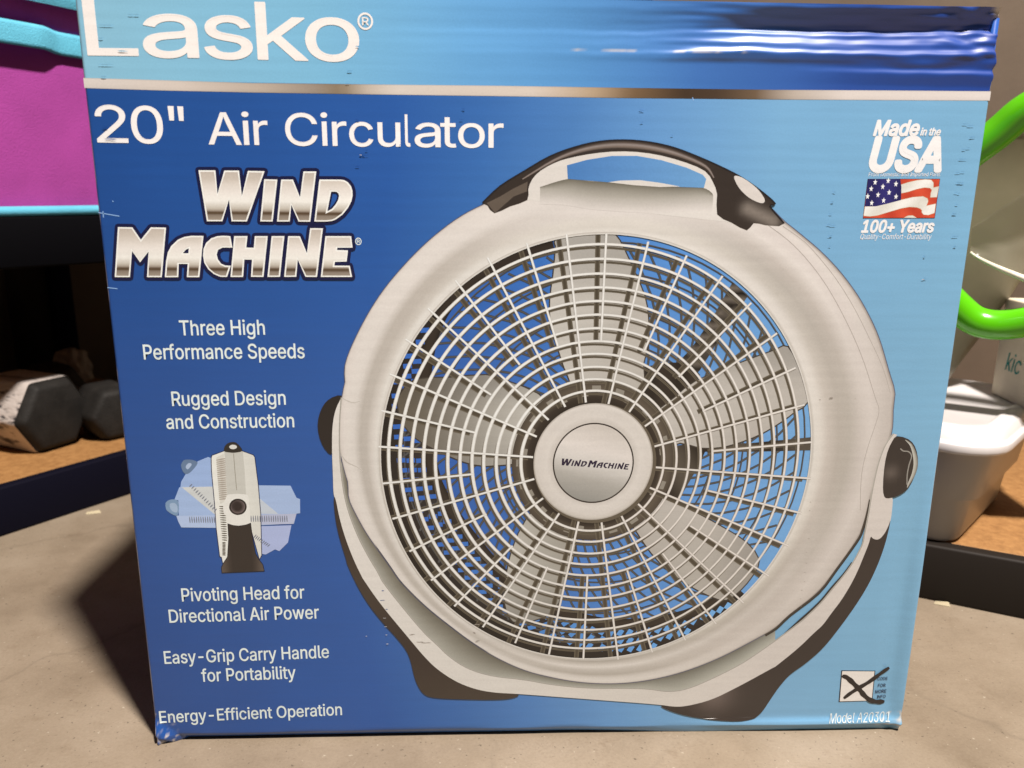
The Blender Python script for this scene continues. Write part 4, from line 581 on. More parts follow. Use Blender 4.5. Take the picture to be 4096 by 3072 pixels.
def dumbbell(label, loc, rz, rr, head, rot, tape):
    t = thing('dumbbell', label, 'dumbbell', loc, rz, 'hexagonal dumbbells on the left shelf')
    def hexring(x, r, k=1.0):
        return [(x, r * k * math.cos(R(60 * i) + rot), r * k * math.sin(R(60 * i) + rot)) for i in range(6)]
    for sg in (1, -1):
        b = MB(); xs = [(0.0, 0.72), (0.010, 0.94), (0.016, 1.0), (head - 0.016, 1.0), (head - 0.008, 0.93), (head, 0.86)]
        b.rings([hexring(sg * (0.062 + x), rr, k) for x, k in xs])
        h = b.build('head', M_RUB, t, bevel=0.006, seg=3, flat=False)
        if tape and sg > 0:
            b = MB(); b.rings([hexring(sg * (0.062 + x), rr * 1.012, k) for x, k in ((0.008, .97), (0.016, 1.0), (head - 0.022, 1.0), (head - 0.012, 0.985))], False, False)
            b.build('tape_wrap', M_TAPE, h, bevel=0.004, flat=False)
    b = MB(); b.tube([(-0.064 + 0.128 * i / 8, 0, 0) for i in range(9)], [0.013 + 0.003 * math.sin(i / 8 * math.pi) for i in range(9)], 16)
    b.build('handle', M_STEEL, t)
    return t
HEXR = R(0)
def on_left(x, y, z):
    p = LP + U * x + UN * y; return (p.x, p.y, z)
RZF = math.atan2(-UN.y, -UN.x)
dumbbell('large black dumbbell with head wrapped in crumpled silver tape at the front of the deck', on_left(0.108, 0.090 + 0.062 + 0.125, 0.0630 + 0.0590 * 0.866), RZF + R(9), 0.0590, 0.125, 0, True)
dumbbell('smaller bare black dumbbell beside the taped one, half behind the blue carton', on_left(0.232, 0.062 + 0.062 + 0.085, 0.0630 + 0.0455 * 0.866), RZF - R(8), 0.0455, 0.085, 0, False)
# crumpled paper at the far end of the deck
b = MB()
bm_ = b.bm; bmesh.ops.create_icosphere(bm_, subdivisions=3, radius=0.03)
for v_ in bm_.verts:
    k_ = 1 + 0.35 * noise.noise(v_.co * 45) + 0.25 * noise.noise(v_.co * 110); v_.co = Vector((v_.co.x * k_ * 1.1, v_.co.y * k_ * 0.9, max(-0.0, v_.co.z * k_ * 1.3 + 0.026)))
o = b.build('crumpled_paper', plain('pale_paper', (0.30, 0.26, 0.21), 0.8, var=0.2, scale=60), flat=True)
o.location = on_left(0.388, 0.50, 0.0630)
tag(o, 'small pale crumpled paper at the far end of the deck behind the dumbbells', 'paper')

# ------------------------------------------------------------------ things on the right deck
def on_right(x, y, z):
    p = RP + V * x + VN * y; return (p.x, p.y, z)
def frosted():
    m, nt, b = new_mat('frosted_plastic')
    b.inputs['Base Color'].default_value = (0.66, 0.63, 0.59, 1)
    b.inputs['Roughness'].default_value = 0.38
    b.inputs['Transmission Weight'].default_value = 0.5
    b.inputs['IOR'].default_value = 1.25
    return m
M_LID = plain('white_plastic', (0.60, 0.585, 0.59), 0.35, spec=0.5)
tb = thing('storage_tub', 'frosted translucent tub with a white lid on the front edge of the right deck', 'storage tub')
TA = math.atan2(V.y, V.x) - R(17)
tcx = Vector((math.cos(TA), math.sin(TA), 0)); tcy = Vector((-math.sin(TA), math.cos(TA), 0))
tcen = Vector((0.4575, 0.202, 0)) - tcx * 0.132 + tcy * 0.104
tb.location = (tcen.x, tcen.y, 0); tb.rotation_euler = (0, 0, TA)
b = MB()
prof = [(0.0640, 0.120, 0.092, 0.018), (0.0655, 0.129, 0.101, 0.026), (0.070, 0.132, 0.104, 0.028), (0.116, 0.138, 0.110, 0.030), (0.120, 0.146, 0.118, 0.034), (0.170, 0.153, 0.125, 0.038), (0.178, 0.154, 0.126, 0.038), (0.180, 0.158, 0.130, 0.040), (0.184, 0.158, 0.130, 0.040)]
inner = [(0.184, 0.153, 0.125, 0.037), (0.170, 0.151, 0.123, 0.036), (0.123, 0.144, 0.116, 0.032), (0.118, 0.138, 0.110, 0.029), (0.068, 0.127, 0.099, 0.024)]
b.rings([rrect(hx, hy, r, z, 6) for z, hx, hy, r in prof + inner])
b.build('tub_body', frosted(), tb)
b = MB()
b.rings([rrect(hx, hy, r, z, 6) for z, hx, hy, r in ((0.177, 0.160, 0.132, 0.044), (0.1755, 0.166, 0.138, 0.05), (0.179, 0.1675, 0.1395, 0.051), (0.186, 0.167, 0.139, 0.051), (0.1875, 0.162, 0.134, 0.048), (0.197, 0.159, 0.131, 0.046), (0.2005, 0.154, 0.126, 0.042), (0.2015, 0.144, 0.116, 0.036), (0.1985, 0.140, 0.112, 0.034))])
b.build('lid', M_LID, tb, bevel=0.0012)
# things inside the tub show dimly through the wall
b = MB(); b.box(-0.10, 0.085, -0.06, 0.07, 0.071, 0.128)
o = b.build('folded_cloth', plain('dim_cloth', (0.16, 0.13, 0.12), 0.9, var=0.5, scale=30), bevel=0.02, seg=4); o.location = (tcen.x, tcen.y, 0.0); o.rotation_euler = (0, 0, TA)
tag(o, 'dim folded cloth inside the frosted tub', 'cloth')
# carton standing on the lid
cb = thing('small_carton', 'beige carton with teal letters standing on the white tub lid', 'carton')
ca = Vector(on_right(0.027, 0.178, 0.0)); cd = (Vector(on_right(0.058, 0.096, 0)) - ca).normalized()
cb.location = (ca.x, ca.y, 0.1992); cb.rotation_euler = (0, 0, math.atan2(cd.y, cd.x))
b = MB(); b.box(0, 0.115, 0.0, 0.06, 0, 0.115); b.build('carton_body', plain('beige_card', (0.78, 0.70, 0.54), 0.7, var=0.12, scale=12), cb, bevel=0.002)
pts, fs = set_text(None, 'kic', (0.026, 0.034), (0.056, 0.034), 0.021, 0, None, 0.012, 0.2, True)
me = bpy.data.meshes.new('lettering'); me.from_pydata([(p[0], -0.0006, p[1]) for p in pts], [], fs)
link('lettering', me, cb, [plain('teal_ink', (0.02, 0.30, 0.27), 0.6)])
# grey tapered bucket with the lime green looped tube leaning on it
M_GREY = plain('olive_grey_plastic', (0.185, 0.168, 0.110), 0.5, var=0.14, scale=9, bump=0.15, bscale=40)
bk = thing('plastic_bucket', 'olive grey tapered plastic bucket behind the lime green tube', 'bucket')
oriented(bk, RP, V)
b = MB()
def circ(r, z, n=48): return [(-0.075 + r * math.cos(2 * math.pi * i / n), 0.185 + 0.62 * r * math.sin(2 * math.pi * i / n), z) for i in range(n)]
b.rings([circ(r, z) for r, z in ((0.045, 0.1990), (0.053, 0.2015), (0.068, 0.235), (0.088, 0.275), (0.108, 0.318), (0.130, 0.370), (0.146, 0.43), (0.152, 0.49), (0.157, 0.494), (0.157, 0.502), (0.150, 0.503), (0.146, 0.49), (0.13, 0.40), (0.11, 0.33))])
b.build('bucket_body', M_GREY, bk)
# thin clear plastic film hanging over the bucket
def film():
    m, nt, b = new_mat('clear_film')
    b.inputs['Base Color'].default_value = (0.45, 0.43, 0.35, 1); b.inputs['Roughness'].default_value = 0.2
    b.inputs['Alpha'].default_value = 0.16
    return m
b = MB()
def film_f(u, v):
    x = -0.024 + 0.11 * u; z = 0.372 - 0.045 * u ** 0.8 + (0.10 - 0.02 * u) * v * (0.25 + 0.75 * min(1, u * 2.2))
    return (x, 0.045 - 0.012 * math.sin(u * 3) + 0.03 * v + 0.004 * noise.noise((u * 6, v * 5, 0)), z)
b.grid(film_f, 30, 14)
o = b.build('plastic_film', film()); oriented(o, RP, V)
tag(o, 'clear plastic film with a shiny edge hanging beside the green tube', 'plastic film')
b = MB(); b.tube([Vector(film_f(i / 30, 0)) + Vector((0, -0.001, 0)) for i in range(31)], [0.0012 + 0.0022 * math.sin(i / 30 * 2.6) for i in range(31)], 8)
b.build('film_edge', plain('film_fold', (0.66, 0.63, 0.50), 0.2), o)
M_LIME = plain('lime_green_plastic', (0.085, 0.44, 0.004), 0.22, spec=0.5)
loop = [(0.098, 0.375), (0.062, 0.318), (0.030, 0.303), (0.000, 0.299), (-0.024, 0.311), (-0.060, 0.352), (-0.070, 0.405), (-0.052, 0.452), (-0.017, 0.487), (0.004, 0.508), (0.034, 0.522), (0.072, 0.518), (0.102, 0.480), (0.112, 0.425)]
lp = spline(loop, 5, True)
b = MB(); b.tube([(p[0], 0.028 + 0.018 * math.sin(i * 0.09), p[1]) for i, p in enumerate(lp)], 0.0155, 18, True)
o = b.build('green_tube', M_LIME); oriented(o, RP, V)
tag(o, 'bright lime green looped plastic tube at the right of the blue carton', 'tube')
# wood chips on the concrete
for i, (x, y, l, rz, lab) in enumerate(((-0.5705, 0.4640, 0.019, 0.3, "pale wood chip on the floor in front of the left beam"), (0.4520, 0.1985, 0.016, -0.4, "pale wood chip on the floor against the right beam"))):
    b = MB(); b.hexa([(-l / 2, -0.002, 0), (l / 2, -0.003, 0), (l * .45, 0.003, 0), (-l * .3, 0.002, 0), (-l * .4, -0.001, 0.003), (l * .4, -0.001, 0.004), (l * .35, 0.002, 0.003), (-l * .2, 0.001, 0.002)])
    o = b.build('wood_chip', plain('chip_wood', (0.50, 0.44, 0.30), 0.8), flat=True); o.location = (x, y, 0.0005); o.rotation_euler = (0, 0, rz)
    tag(o, lab, 'wood chip')


# ------------------------------------------------------------------ the fan carton
box = thing('fan_carton', 'large scuffed blue retail carton printed with a white fan, standing on the concrete', 'carton')
W2, HT, DEP = 0.300, 0.5462, 0.272
LOW = [(-.30, (29, 76, 142)), (-.12, (38, 88, 158)), (-.06, (54, 105, 169)), (0, (76, 126, 183)), (.06, (102, 150, 197)), (.14, (122, 169, 202)), (.30, (127, 174, 201))]
TOP = [(-.30, (142, 190, 208)), (-.15, (128, 184, 211)), (-.05, (104, 163, 208)), (.02, (88, 146, 198)), (.10, (62, 110, 174)), (.20, (40, 76, 148)), (.30, (34, 66, 140))]  # printed band colours, right end deepened to paint shade into the crushed folds
LOW = [(x, ink(c)) for x, c in LOW]; TOP = [(x, ink(c)) for x, c in TOP]
def panel_col(x, z):
    return ramp(LOW, x + 0.02 * math.sin(z * 9)) if z < 0.492 else ramp(TOP, x)
KN = [(0.0, 0), (0.4965, 0.0), (0.5045, 0.0013), (0.5075, 0.0000), (0.5160, 0.0017), (0.5188, -0.0002), (0.5218, -0.0006), (0.5258, -0.0028), (0.5278, -0.0032), (0.5306, -0.0054), (0.5335, -0.0048), (0.5400, -0.0016), (0.5440, 0.0004), (0.5475, 0.0005)]
def knots(z):
    for (a, x), (b, y) in zip(KN, KN[1:]):
        if z <= b: return x + (y - x) * (0.25 * smooth(a, b, z) + 0.75 * (z - a) / (b - a))
    return KN[-1][1]
def crumple(x, z):
    """outward bulge of the crushed top right of the front"""
    if z < 0.494: return 0.0
    zz = z + 0.0010 * noise.noise((x * 14, 3.1, 0)) + 0.0009 * noise.noise((x * 60, 1.7, z * 30)) - 0.0025 * smooth(0.22, 0.30, x) * smooth(0.51, 0.53, z) + 0.003 * smooth(0.14, 0.02, x)
    a = 0.06 * smooth(-0.16, 0.0, x) + 0.17 * smooth(-0.01, 0.085, x) + 0.77 * smooth(0.090, 0.140, x - (z - 0.53) * 1.5)
    low = smooth(0.508, 0.512, z) + (1 - smooth(0.508, 0.512, z)) * smooth(0.15, 0.26, x)
    h = knots(zz) * a * low
    h += 0.0011 * noise.noise((x * 40, z * 160, 5)) * smooth(0.16, 0.28, x) * smooth(0.500, 0.515, z)
    h += 0.00045 * noise.noise((x * 22, z * 330, 11)) * smooth(0.03, 0.12, x) * smooth(0.512, 0.518, z)
    h += 0.0016 * noise.noise((x * 90, z * 220, 9)) * smooth(0.245, 0.285, x) * smooth(0.51, 0.52, z)
    return h
def panel_pt(x, z):
    y = -crumple(x, z)
    # rolled lower edge, rounded sides
    rl = 0.0075; k = 0.0
    zr = rl + 0.0012 * noise.noise((x * 18, 0.4, 0))
    if z < zr: k = 0.55 * (zr - z) / zr + 0.45 * (1 - math.sqrt(max(0, 1 - ((zr - z) / zr) ** 2)))
    y += 0.0068 * k * (1 - 0.72 * smooth(0.02, 0.14, x))
    y -= 0.0022 * math.exp(-((z - 0.008) / 0.003) ** 2) * smooth(0.10, 0.22, x)
    e = W2 - abs(x)
    if e < 0.0025: y += 0.0025 * (1 - math.sqrt(max(0, 1 - ((0.0025 - e) / 0.0025) ** 2)))
    # gentle slackness of the board
    y += 0.0007 * noise.noise((x * 5, z * 5, 2.0)) * smooth(0.0, 0.03, min(e, z + 0.001)) * 0.0
    # dog-eared lower left corner, crushed lower right corner
    d = math.hypot(x + W2, z * 0.9)
    c = max(0.0, 1 - ((x + W2) * 0.95 + z * 1.1) / 0.024)
    y -= 0.0105 * c; z2 = z - 0.0035 * c
    if c > 0: y += 0.0022 * smooth(0.45, 0.55, c) * (1 + noise.noise((x * 200, z * 200, 2))) - 0.0008 * noise.noise((x * 330, z * 330, 7)) * c
    x2 = x + 0.002 * c
    d2 = math.hypot(x - W2, z)
    c2 = smooth(0.022, 0.0, d2)
    y -= 0.0030 * c2 * noise.noise((x * 170, z * 170, 4)) + 0.001 * c2
    # hand-worn right edge: two soft vertical dents
    if x > 0.25: y += (0.0014 * smooth(0.268, 0.284, x) - 0.0030 * smooth(0.286, 0.2975, x)) * smooth(0.26, 0.12, z) * smooth(0.0, 0.03, z)
    if x > 0.29 and z > 0.5: x2 += 0.003 * noise.noise((z * 120, 0, 8)) * smooth(0.29, 0.3, x)
    return (x2, y, z2)
xs = [-W2 + 0.0005 * i for i in range(6)] + [-W2 + 0.0025 + 0.0015 * i for i in range(1, 22)]
x = xs[-1]
while x < 0.296: x += 0.0025; xs.append(min(x, 0.2972))
xs = [v for v in xs if v < 0.2972] + [0.2972 + 0.0005 * i for i in range(6)]; xs[-1] = W2
zs = [0.0008 * i for i in range(11)] + [0.0088 + 0.0018 * i for i in range(1, 15)]
z = zs[-1]
while z < 0.485: z += 0.006; zs.append(z)
while z < HT: z += 0.0009; zs.append(min(z, HT))
bm = bmesh.new(); grid = []
lay = bm.verts.layers.float_color.new('ink')
for x in xs:
    colm = []
    for z in zs:
        v = bm.verts.new(panel_pt(x, z)); cc = panel_col(x, z)
        # bare board where corners and edges are rubbed through
        wear = 0.0
        d = math.hypot(x + W2, z)
        if d < 0.03: wear = 0.8 * smooth(0.05, 0.6, noise.noise((x * 420, z * 420, 3)) + 0.30 - d * 26)
        d2 = math.hypot(x - W2, z)
        if d2 < 0.022: wear = max(wear, 0.8 * smooth(0.05, 0.4, noise.noise((x * 240, z * 240, 6)) + 0.1 - d2 * 8))
        d3 = math.hypot(x - W2, z - HT)
        if d3 < 0.008: wear = max(wear, smooth(0.008, 0.003, d3))
        if abs(z - 0.5158) < 0.0006 and 0.01 < x < 0.135: wear = max(wear, 0.5 * smooth(-0.15, 0.5, noise.noise((x * 130, 0.5, 0)) + 0.5 * noise.noise((x * 600, 0.5, 0))))
        if W2 - abs(x) < 0.0012: wear = max(wear, 0.6 * smooth(-0.1, 0.3, noise.noise((z * 60, x, 0))))
        v[lay] = (*mix(cc, (0.55, 0.52, 0.47), wear), 1)
        colm.append(v)
    grid.append(colm)
for i in range(len(xs) - 1):
    for j in range(len(zs) - 1): bm.faces.new((grid[i][j], grid[i + 1][j], grid[i + 1][j + 1], grid[i][j + 1]))
bmesh.ops.recalc_face_normals(bm, faces=bm.faces[:])
me = bpy.data.meshes.new('front_panel'); bm.to_mesh(me); bm.free()
for p in me.polygons: p.use_smooth = True
fp = link('front_panel', me, box, [INK])
M_SIDE = plain('blue_printed_side', ink((36, 80, 150)), 0.35, var=0.1, scale=10)
b = MB(); b.box(-W2 + 0.0004, W2 - 0.0004, 0.0085, DEP, 0.0, HT - 0.006)
b.build('carton_sides', M_SIDE, box, bevel=0.002)
for s_ in (-1, 1):
    b = MB(); b.box(min(s_ * W2, s_ * (W2 - 0.0035)), max(s_ * W2, s_ * (W2 - 0.0035)), 0.0026, 0.0084, 0.004, HT - 0.006)
    b.build('corner_fold', M_SIDE, box)
b = MB()
for (y0, y1) in ((0.0088, DEP / 2 - 0.001), (DEP / 2 + 0.001, DEP - 0.001)): b.box(-W2 + 0.001, W2 - 0.001, y0, y1, HT - 0.0058, HT - 0.001)
b.build('top_flap', M_SIDE, box, bevel=0.001)

def card_offset(x, z):
    if z > 0.48 or W2 - abs(x) < 0.003: return 0.0
    y = panel_pt(x, z)[1]
    return y - 0.00015 if abs(y) > 0.00002 else y
PRINT_HOOK.append(card_offset)

# ---- silver rule across the front
bt = resample(pl('band_top'), 90); bb = resample(pl('band_bot'), 90)
BC = [(-.30, (226, 208, 188)), (-.24, (222, 200, 176)), (-.19, (196, 172, 143)), (-.152, (160, 138, 112)), (-.135, (140, 118, 92)), (-.118, (200, 178, 150)), (-.10, (224, 204, 180)), (-.01, (220, 198, 172)), (.03, (190, 160, 128)), (.055, (125, 95, 65)), (.09, (66, 46, 30)), (.115, (74, 54, 38)), (.14, (112, 88, 66)), (.165, (190, 168, 142)), (.20, (226, 206, 186)), (.3, (228, 210, 192))]
BC = [(x, ink(c)) for x, c in BC]
pr = Print()
def bcol(k): return [mix(ramp(BC, p[0]), (0.02, 0.02, 0.02), k) for p in bt]
rows = [[(a[0] + (c[0] - a[0]) * t, a[1] + (c[1] - a[1]) * t) for a, c in zip(bt, bb)] for t in (0, 0.12, 0.5, 0.9, 1)]
pr.loft(rows, 1.5, [bcol(.25), bcol(0.02), bcol(0), bcol(0.08), bcol(.3)])
# clip to the panel width
pr.v = [(max(-W2 + 0.0004, min(W2 - 0.0004, p[0])), p[1], p[2]) for p in pr.v]
pr.build('silver_rule', box)

# ---- lettering
TW = ink((255, 240, 226)); TB = ink((240, 243, 246))
names = dict(brand='brand_lettering', title='title_lettering', feature='feature_lettering', origin='origin_lettering', model='model_lettering', code='code_lettering')
cols = dict(brand=ink((253, 236, 218)), title=TW, feature=TB, origin=ink((248, 236, 224)), model=ink((228, 228, 220)), code=ink((52, 66, 92)))
groups = {}
for s_, a, b_, cap, k in D['text']:
    a = (a[0] * 1e-4, a[1] * 1e-4); b_ = (b_[0] * 1e-4, b_[1] * 1e-4); cap = cap * 1e-4
    nm = k['n']
    key = nm if nm in ('brand', 'title', 'code') else (nm, s_)
    pr = groups.setdefault(key, Print())
    if k.get('reg'):
        cx_, cz_, r_ = (a[0] + b_[0]) / 2, a[1] + cap / 2, (b_[0] - a[0]) / 2
        pr.stroke([(cx_ + 0.86 * r_ * math.cos(t * R(12)), cz_ + 0.9 * r_ * math.sin(t * R(12))) for t in range(30)], 3, r_ * 0.24, [cols[nm]] * 2, True)
        set_text(pr, 'R', (cx_ - r_ * 0.38, cz_ - r_ * 0.46), (cx_ + r_ * 0.42, cz_ - r_ * 0.46), r_ * 0.92, 3, cols[nm], 0.012)
        continue
    set_text(pr, s_, a, b_, cap, 3, cols[nm], k.get('b', {'feature': 0.010, 'brand': 0.007, 'title': 0.004}.get(nm, 0.0)), k.get('i', 0.0))
for key, pr in groups.items():
    pr.build(names[key if isinstance(key, str) else key[0]], box)

# ---- chrome logo
letters = ['W', 'I', 'N', 'D', 'M', 'A', 'C', 'H', 'J', 'K', 'E']
holes = {'D': 'd', 'A': 'a'}
soft = {'D', 'C', 'A'}
NAVY = ink((14, 20, 62))
def lg(k):
    return pl('logo_' + k)
halo = Print()  # navy border printed round the logo letters
for i, k in enumerate(letters):
    halo.poly(lg(k), 2.4 + 0.02 * i, NAVY, [lg(holes[k])] if k in holes else []); halo.outline(lg(k), 2.8 + 0.5 * i, 0.0044, NAVY)
    if k in holes: halo.outline(lg(holes[k]), 2.8 + 0.5 * i, 0.0024, NAVY)
logo = halo.build('logo_shadow', box)
CH = [(0.0, (196, 176, 152)), (0.16, (214, 195, 170)), (0.42, (244, 228, 208)), (0.60, (250, 238, 218)), (0.74, (206, 190, 164)), (0.785, (168, 148, 122)), (0.815, (88, 66, 46)), (0.85, (92, 72, 52)), (0.875, (142, 122, 98)), (0.95, (162, 142, 116)), (1.0, (186, 166, 140))]
CH = [(x, ink(c)) for x, c in CH]
RIM = ink((254, 244, 226))
for i, k in enumerate(letters):
    row = ['W', 'I', 'N', 'D'] if i < 4 else letters[4:]
    zt = max(p[1] for q in row for p in lg(q)); zb = min(p[1] for q in row for p in lg(q))
    pr = Print(); o_ = lg(k); h_ = [lg(holes[k])] if k in holes else []
    pr.poly(o_, 11, RIM, h_)
    pr.poly(offset(o_, -0.0010), 12, lambda x, z: ramp(CH, (zt - z) / (zt - zb)), [offset(h_[0], 0.0010)] if h_ else [], step=(None, 0.0007))
    pr.build('letter', logo)
# registered mark beside the logo
pr = Print(); cx_, cz_ = lg('E')[2][0] + 0.0040, lg('E')[2][1] + 0.0042; r_ = 0.0022
pr.stroke([(cx_ + 0.86 * r_ * math.cos(t * R(15)), cz_ + r_ * math.sin(t * R(15))) for t in range(24)], 3, r_ * 0.26, [TB] * 2, True)
set_text(pr, 'R', (cx_ - r_ * 0.38, cz_ - r_ * 0.5), (cx_ + r_ * 0.42, cz_ - r_ * 0.5), r_ * 1.0, 3, TB, 0.02)
pr.build('registered_mark', logo)

# ---- the printed fan
RG = [[q * 1e-4 for q in r] for r in D['rings']]
def ering(r, n, k=1.0, a0=0.0, a1=360.0):
    return [(r[0] + r[2] * k * math.cos(R(a0 + (a1 - a0) * i / n)), r[1] + r[3] * k * math.sin(R(a0 + (a1 - a0) * i / n))) for i in range(n)]
C0 = RG[0]
sil = chaikin(pl('silhouette'), 3)
def ray(th):
    dx, dz = math.cos(th), math.sin(th); best = 0
    for i in range(len(sil)):
        ax, az = sil[i][0] - C0[0], sil[i][1] - C0[1]; bx, bz = sil[(i + 1) % len(sil)][0] - C0[0], sil[(i + 1) % len(sil)][1] - C0[1]
        den = dx * (bz - az) - dz * (bx - ax)
        if abs(den) < 1e-12: continue
        t = (ax * (bz - az) - az * (bx - ax)) / den; u = (ax * dz - az * dx) / den
        if t > 0 and -1e-6 <= u <= 1 + 1e-6: best = max(best, t)
    return best
TS = [0, .05, .12, .22, .36, .50, .66, .78, .90, .97, 1]
PROF = {0: [(176, 163, 145), (226, 213, 194), (224, 210, 190), (204, 188, 168), (188, 173, 153), (188, 174, 154), (206, 190, 172), (216, 200, 182), (204, 188, 170), (196, 180, 162), (150, 134, 116)],
 45: [(190, 176, 156), (228, 214, 196), (224, 210, 192), (202, 188, 168), (188, 174, 155), (198, 182, 163), (228, 212, 194), (222, 205, 188), (228, 212, 194), (212, 196, 178), (150, 136, 118)],
 90: [(205, 190, 168), (230, 217, 198), (218, 204, 184), (224, 210, 190), (226, 211, 194), (227, 212, 195), (227, 212, 195), (226, 210, 192), (222, 206, 188), (214, 198, 180), (196, 180, 160)],
 135: [(184, 170, 150), (228, 216, 198), (230, 218, 200), (210, 196, 176), (197, 182, 162), (196, 181, 161), (228, 213, 195), (231, 216, 198), (231, 216, 198), (228, 212, 194), (196, 178, 158)],
 180: [(176, 162, 142), (214, 202, 184), (228, 216, 198), (220, 206, 188), (196, 182, 163), (194, 180, 161), (224, 210, 192), (229, 215, 197), (229, 214, 196), (222, 206, 188), (196, 180, 160)],
 225: [(170, 156, 136), (204, 192, 173), (226, 214, 196), (222, 208, 190), (198, 184, 164), (196, 182, 162), (224, 210, 192), (226, 212, 194), (224, 210, 192), (216, 202, 184), (178, 164, 146)],
 270: [(160, 146, 126), (222, 210, 191), (178, 164, 144), (200, 186, 166), (226, 212, 193), (200, 186, 166), (184, 170, 149), (216, 202, 183), (226, 212, 193), (220, 206, 186), (172, 158, 138)],
 315: [(180, 166, 146), (224, 210, 190), (200, 186, 164), (190, 175, 155), (208, 193, 174), (202, 186, 167), (206, 190, 171), (212, 196, 177), (208, 192, 173), (198, 182, 163), (150, 136, 118)]}
def prof(th, j):
    d = math.degrees(th) % 360; a = int(d // 45) * 45; t = (d - a) / 45
    return mix(ink(PROF[a][j]), ink(PROF[(a + 45) % 360][j]), t * t * (3 - 2 * t))
NA = 220
pr = Print(); rows = []; rc = []
rad = [ray(2 * math.pi * i / NA) for i in range(NA)]
W_ = 18
rad_s = [sum(rad[(i + k) % NA] for k in range(-W_, W_ + 1)) / (2 * W_ + 1) for i in range(NA)]
for j, t in enumerate(TS):
    row = []; cr_ = []
    for i in range(NA):
        th = 2 * math.pi * i / NA
        r0 = 1 / math.sqrt((math.cos(th) / C0[2]) ** 2 + (math.sin(th) / C0[3]) ** 2)
        rr = r0 + (rad[i] - r0) * t if t > 0.95 else min(r0 + (rad_s[i] - r0) * t, rad[i] - 0.0004 * (1 - t))
        row.append((C0[0] + rr * math.cos(th), C0[1] + rr * math.sin(th))); cr_.append(prof(th, j))
    rows.append(row); rc.append(cr_)
pr.loft(rows, 10, rc, True)
G1 = ink((150, 134, 116))
pr.stroke(spline(pl('side_line'), 3), 10.4, 0.0007, [prof(0.6, 6), G1, prof(0.6, 6)])
pr.stroke(spline(pl('side_line2'), 3), 10.4, 0.0006, [prof(0.6, 6), G1, prof(0.6, 6)])
pr.stroke([rows[-1][i] for i in range(NA)], 9.6, 0.0011, [ink((90, 90, 110))] * 2, True)
pr.stroke(spline(pl('boss_line'), 3), 10.4, 0.0012, [prof(3.1, 7), ink((196, 182, 162)), prof(3.1, 7)])
pr.stroke(spline(pl('boss_line2'), 3), 10.4, 0.0012, [prof(3.1, 7), ink((190, 176, 156)), prof(3.1, 7)])
fan = pr.build('fan_picture', box)

# blue seen through the grille, dark back of the guard
pr = Print()
BG = [(-.085, ink((38, 88, 164))), (0.0, ink((56, 110, 182))), (.09, ink((88, 142, 204))), (.2, ink((118, 168, 212)))]
pr.poly(ering(C0, 120, 1.01), 3.2, lambda x, z: ramp(BG, x), step=(0.012, None))
fan_bg = pr.build('backdrop', fan)
pr = Print()
DK = ink((22, 16, 12)); DK2 = ink((46, 37, 30)); DKB = ink((44, 40, 42))
band = spline(pl('rear_band'), 3)
pr.stroke(band, 5.2, 0.0092, [DK, DK2, DK2, DK])
ob = resample(band, 160)
cl = []
for p in ob:
    v = Vector((p[0] - C0[0], p[1] - C0[1])); th = math.atan2(v.y / C0[3], v.x / C0[2])
    cl.append((C0[0] + C0[2] * 1.005 * math.cos(th), C0[1] + C0[3] * 1.005 * math.sin(th)))
pr.loft([ob, cl], 4.0, [DKB, DK])
pr.build('rear_shroud', fan)
# slots of the shroud
pr = Print(); BGS = [(-.085, ink((46, 102, 184))), (0.0, ink((72, 134, 202))), (.09, ink((104, 164, 222))), (.2, ink((130, 182, 222)))]
ob = resample(band, 74)
for i, p in enumerate(ob):
    q = cl[int(i / 73 * 159)]
    d = Vector((q[0] - p[0], q[1] - p[1])); L = d.length
    if L < 0.008 or i < 4: continue
    d.normalize()
    tlt = R(2) if p[0] < -0.02 else R(-2)
    k = smooth(-0.02, 0.06, p[0])
    for dist in ((0.0075, 0.0145, 0.0215) if L > 0.021 else (0.0075, 0.0145)):
        if dist > L - 0.002: continue
        c_ = (p[0] + d.x * dist, p[1] + d.y * dist)
        ang = R(3) + k * R(58); hw, hh = (0.0031 - 0.0003 * k), 0.0017 + 0.0003 * k
        if i % 2 and k > 0.4 and False: continue
        ux, uz = math.cos(ang), math.sin(ang)
        pts = [(c_[0] + sx * hw * ux - sz * hh * uz, c_[1] + sx * hw * uz + sz * hh * ux) for sx, sz in ((-1, -1), (1, -1), (1, 1), (-1, 1))]
        pr.poly(pts, 5.6, ramp(BGS, c_[0]))
pr.build('shroud_slots', fan)
# rear guard wires
pr = Print(); GW = ink((44, 48, 58)); GW2 = ink((92, 88, 82))
for i in range(64):
    a = 2 * math.pi * i / 64; pts = []
    for j in range(9):
        t = 0.22 + 0.72 * j / 8; th = a + 0.95 * t
        pts.append((C0[0] + 0.003 + C0[2] * 0.98 * t * math.cos(th), C0[1] + 0.004 + C0[3] * 0.98 * t * math.sin(th)))
    pr.stroke(pts, 4.6, 0.0017, [GW, GW2, GW])
for t in (0.36, 0.50, 0.64, 0.80, 0.93):
    pr.stroke([(C0[0] + 0.006 + C0[2] * t * math.cos(R(5 * i)), C0[1] + 0.006 + C0[3] * t * math.sin(R(5 * i))) for i in range(72)], 4.8, 0.0013, [GW2, GW], True)
pr.build('rear_guard', fan)
pr = Print()
pr.poly(pl('strut'), 5.8, lambda x, z: mix(DK, ink((112, 100, 88)), 0.4 + 0.6 * math.sin(z * 700)), step=(0.004, 0.004))
pr.poly(pl('motor_dark'), 5.9, lambda x, z: mix(DK, DK2, 0.5 + 0.5 * math.sin(x * 300)), step=(0.006, 0.006))
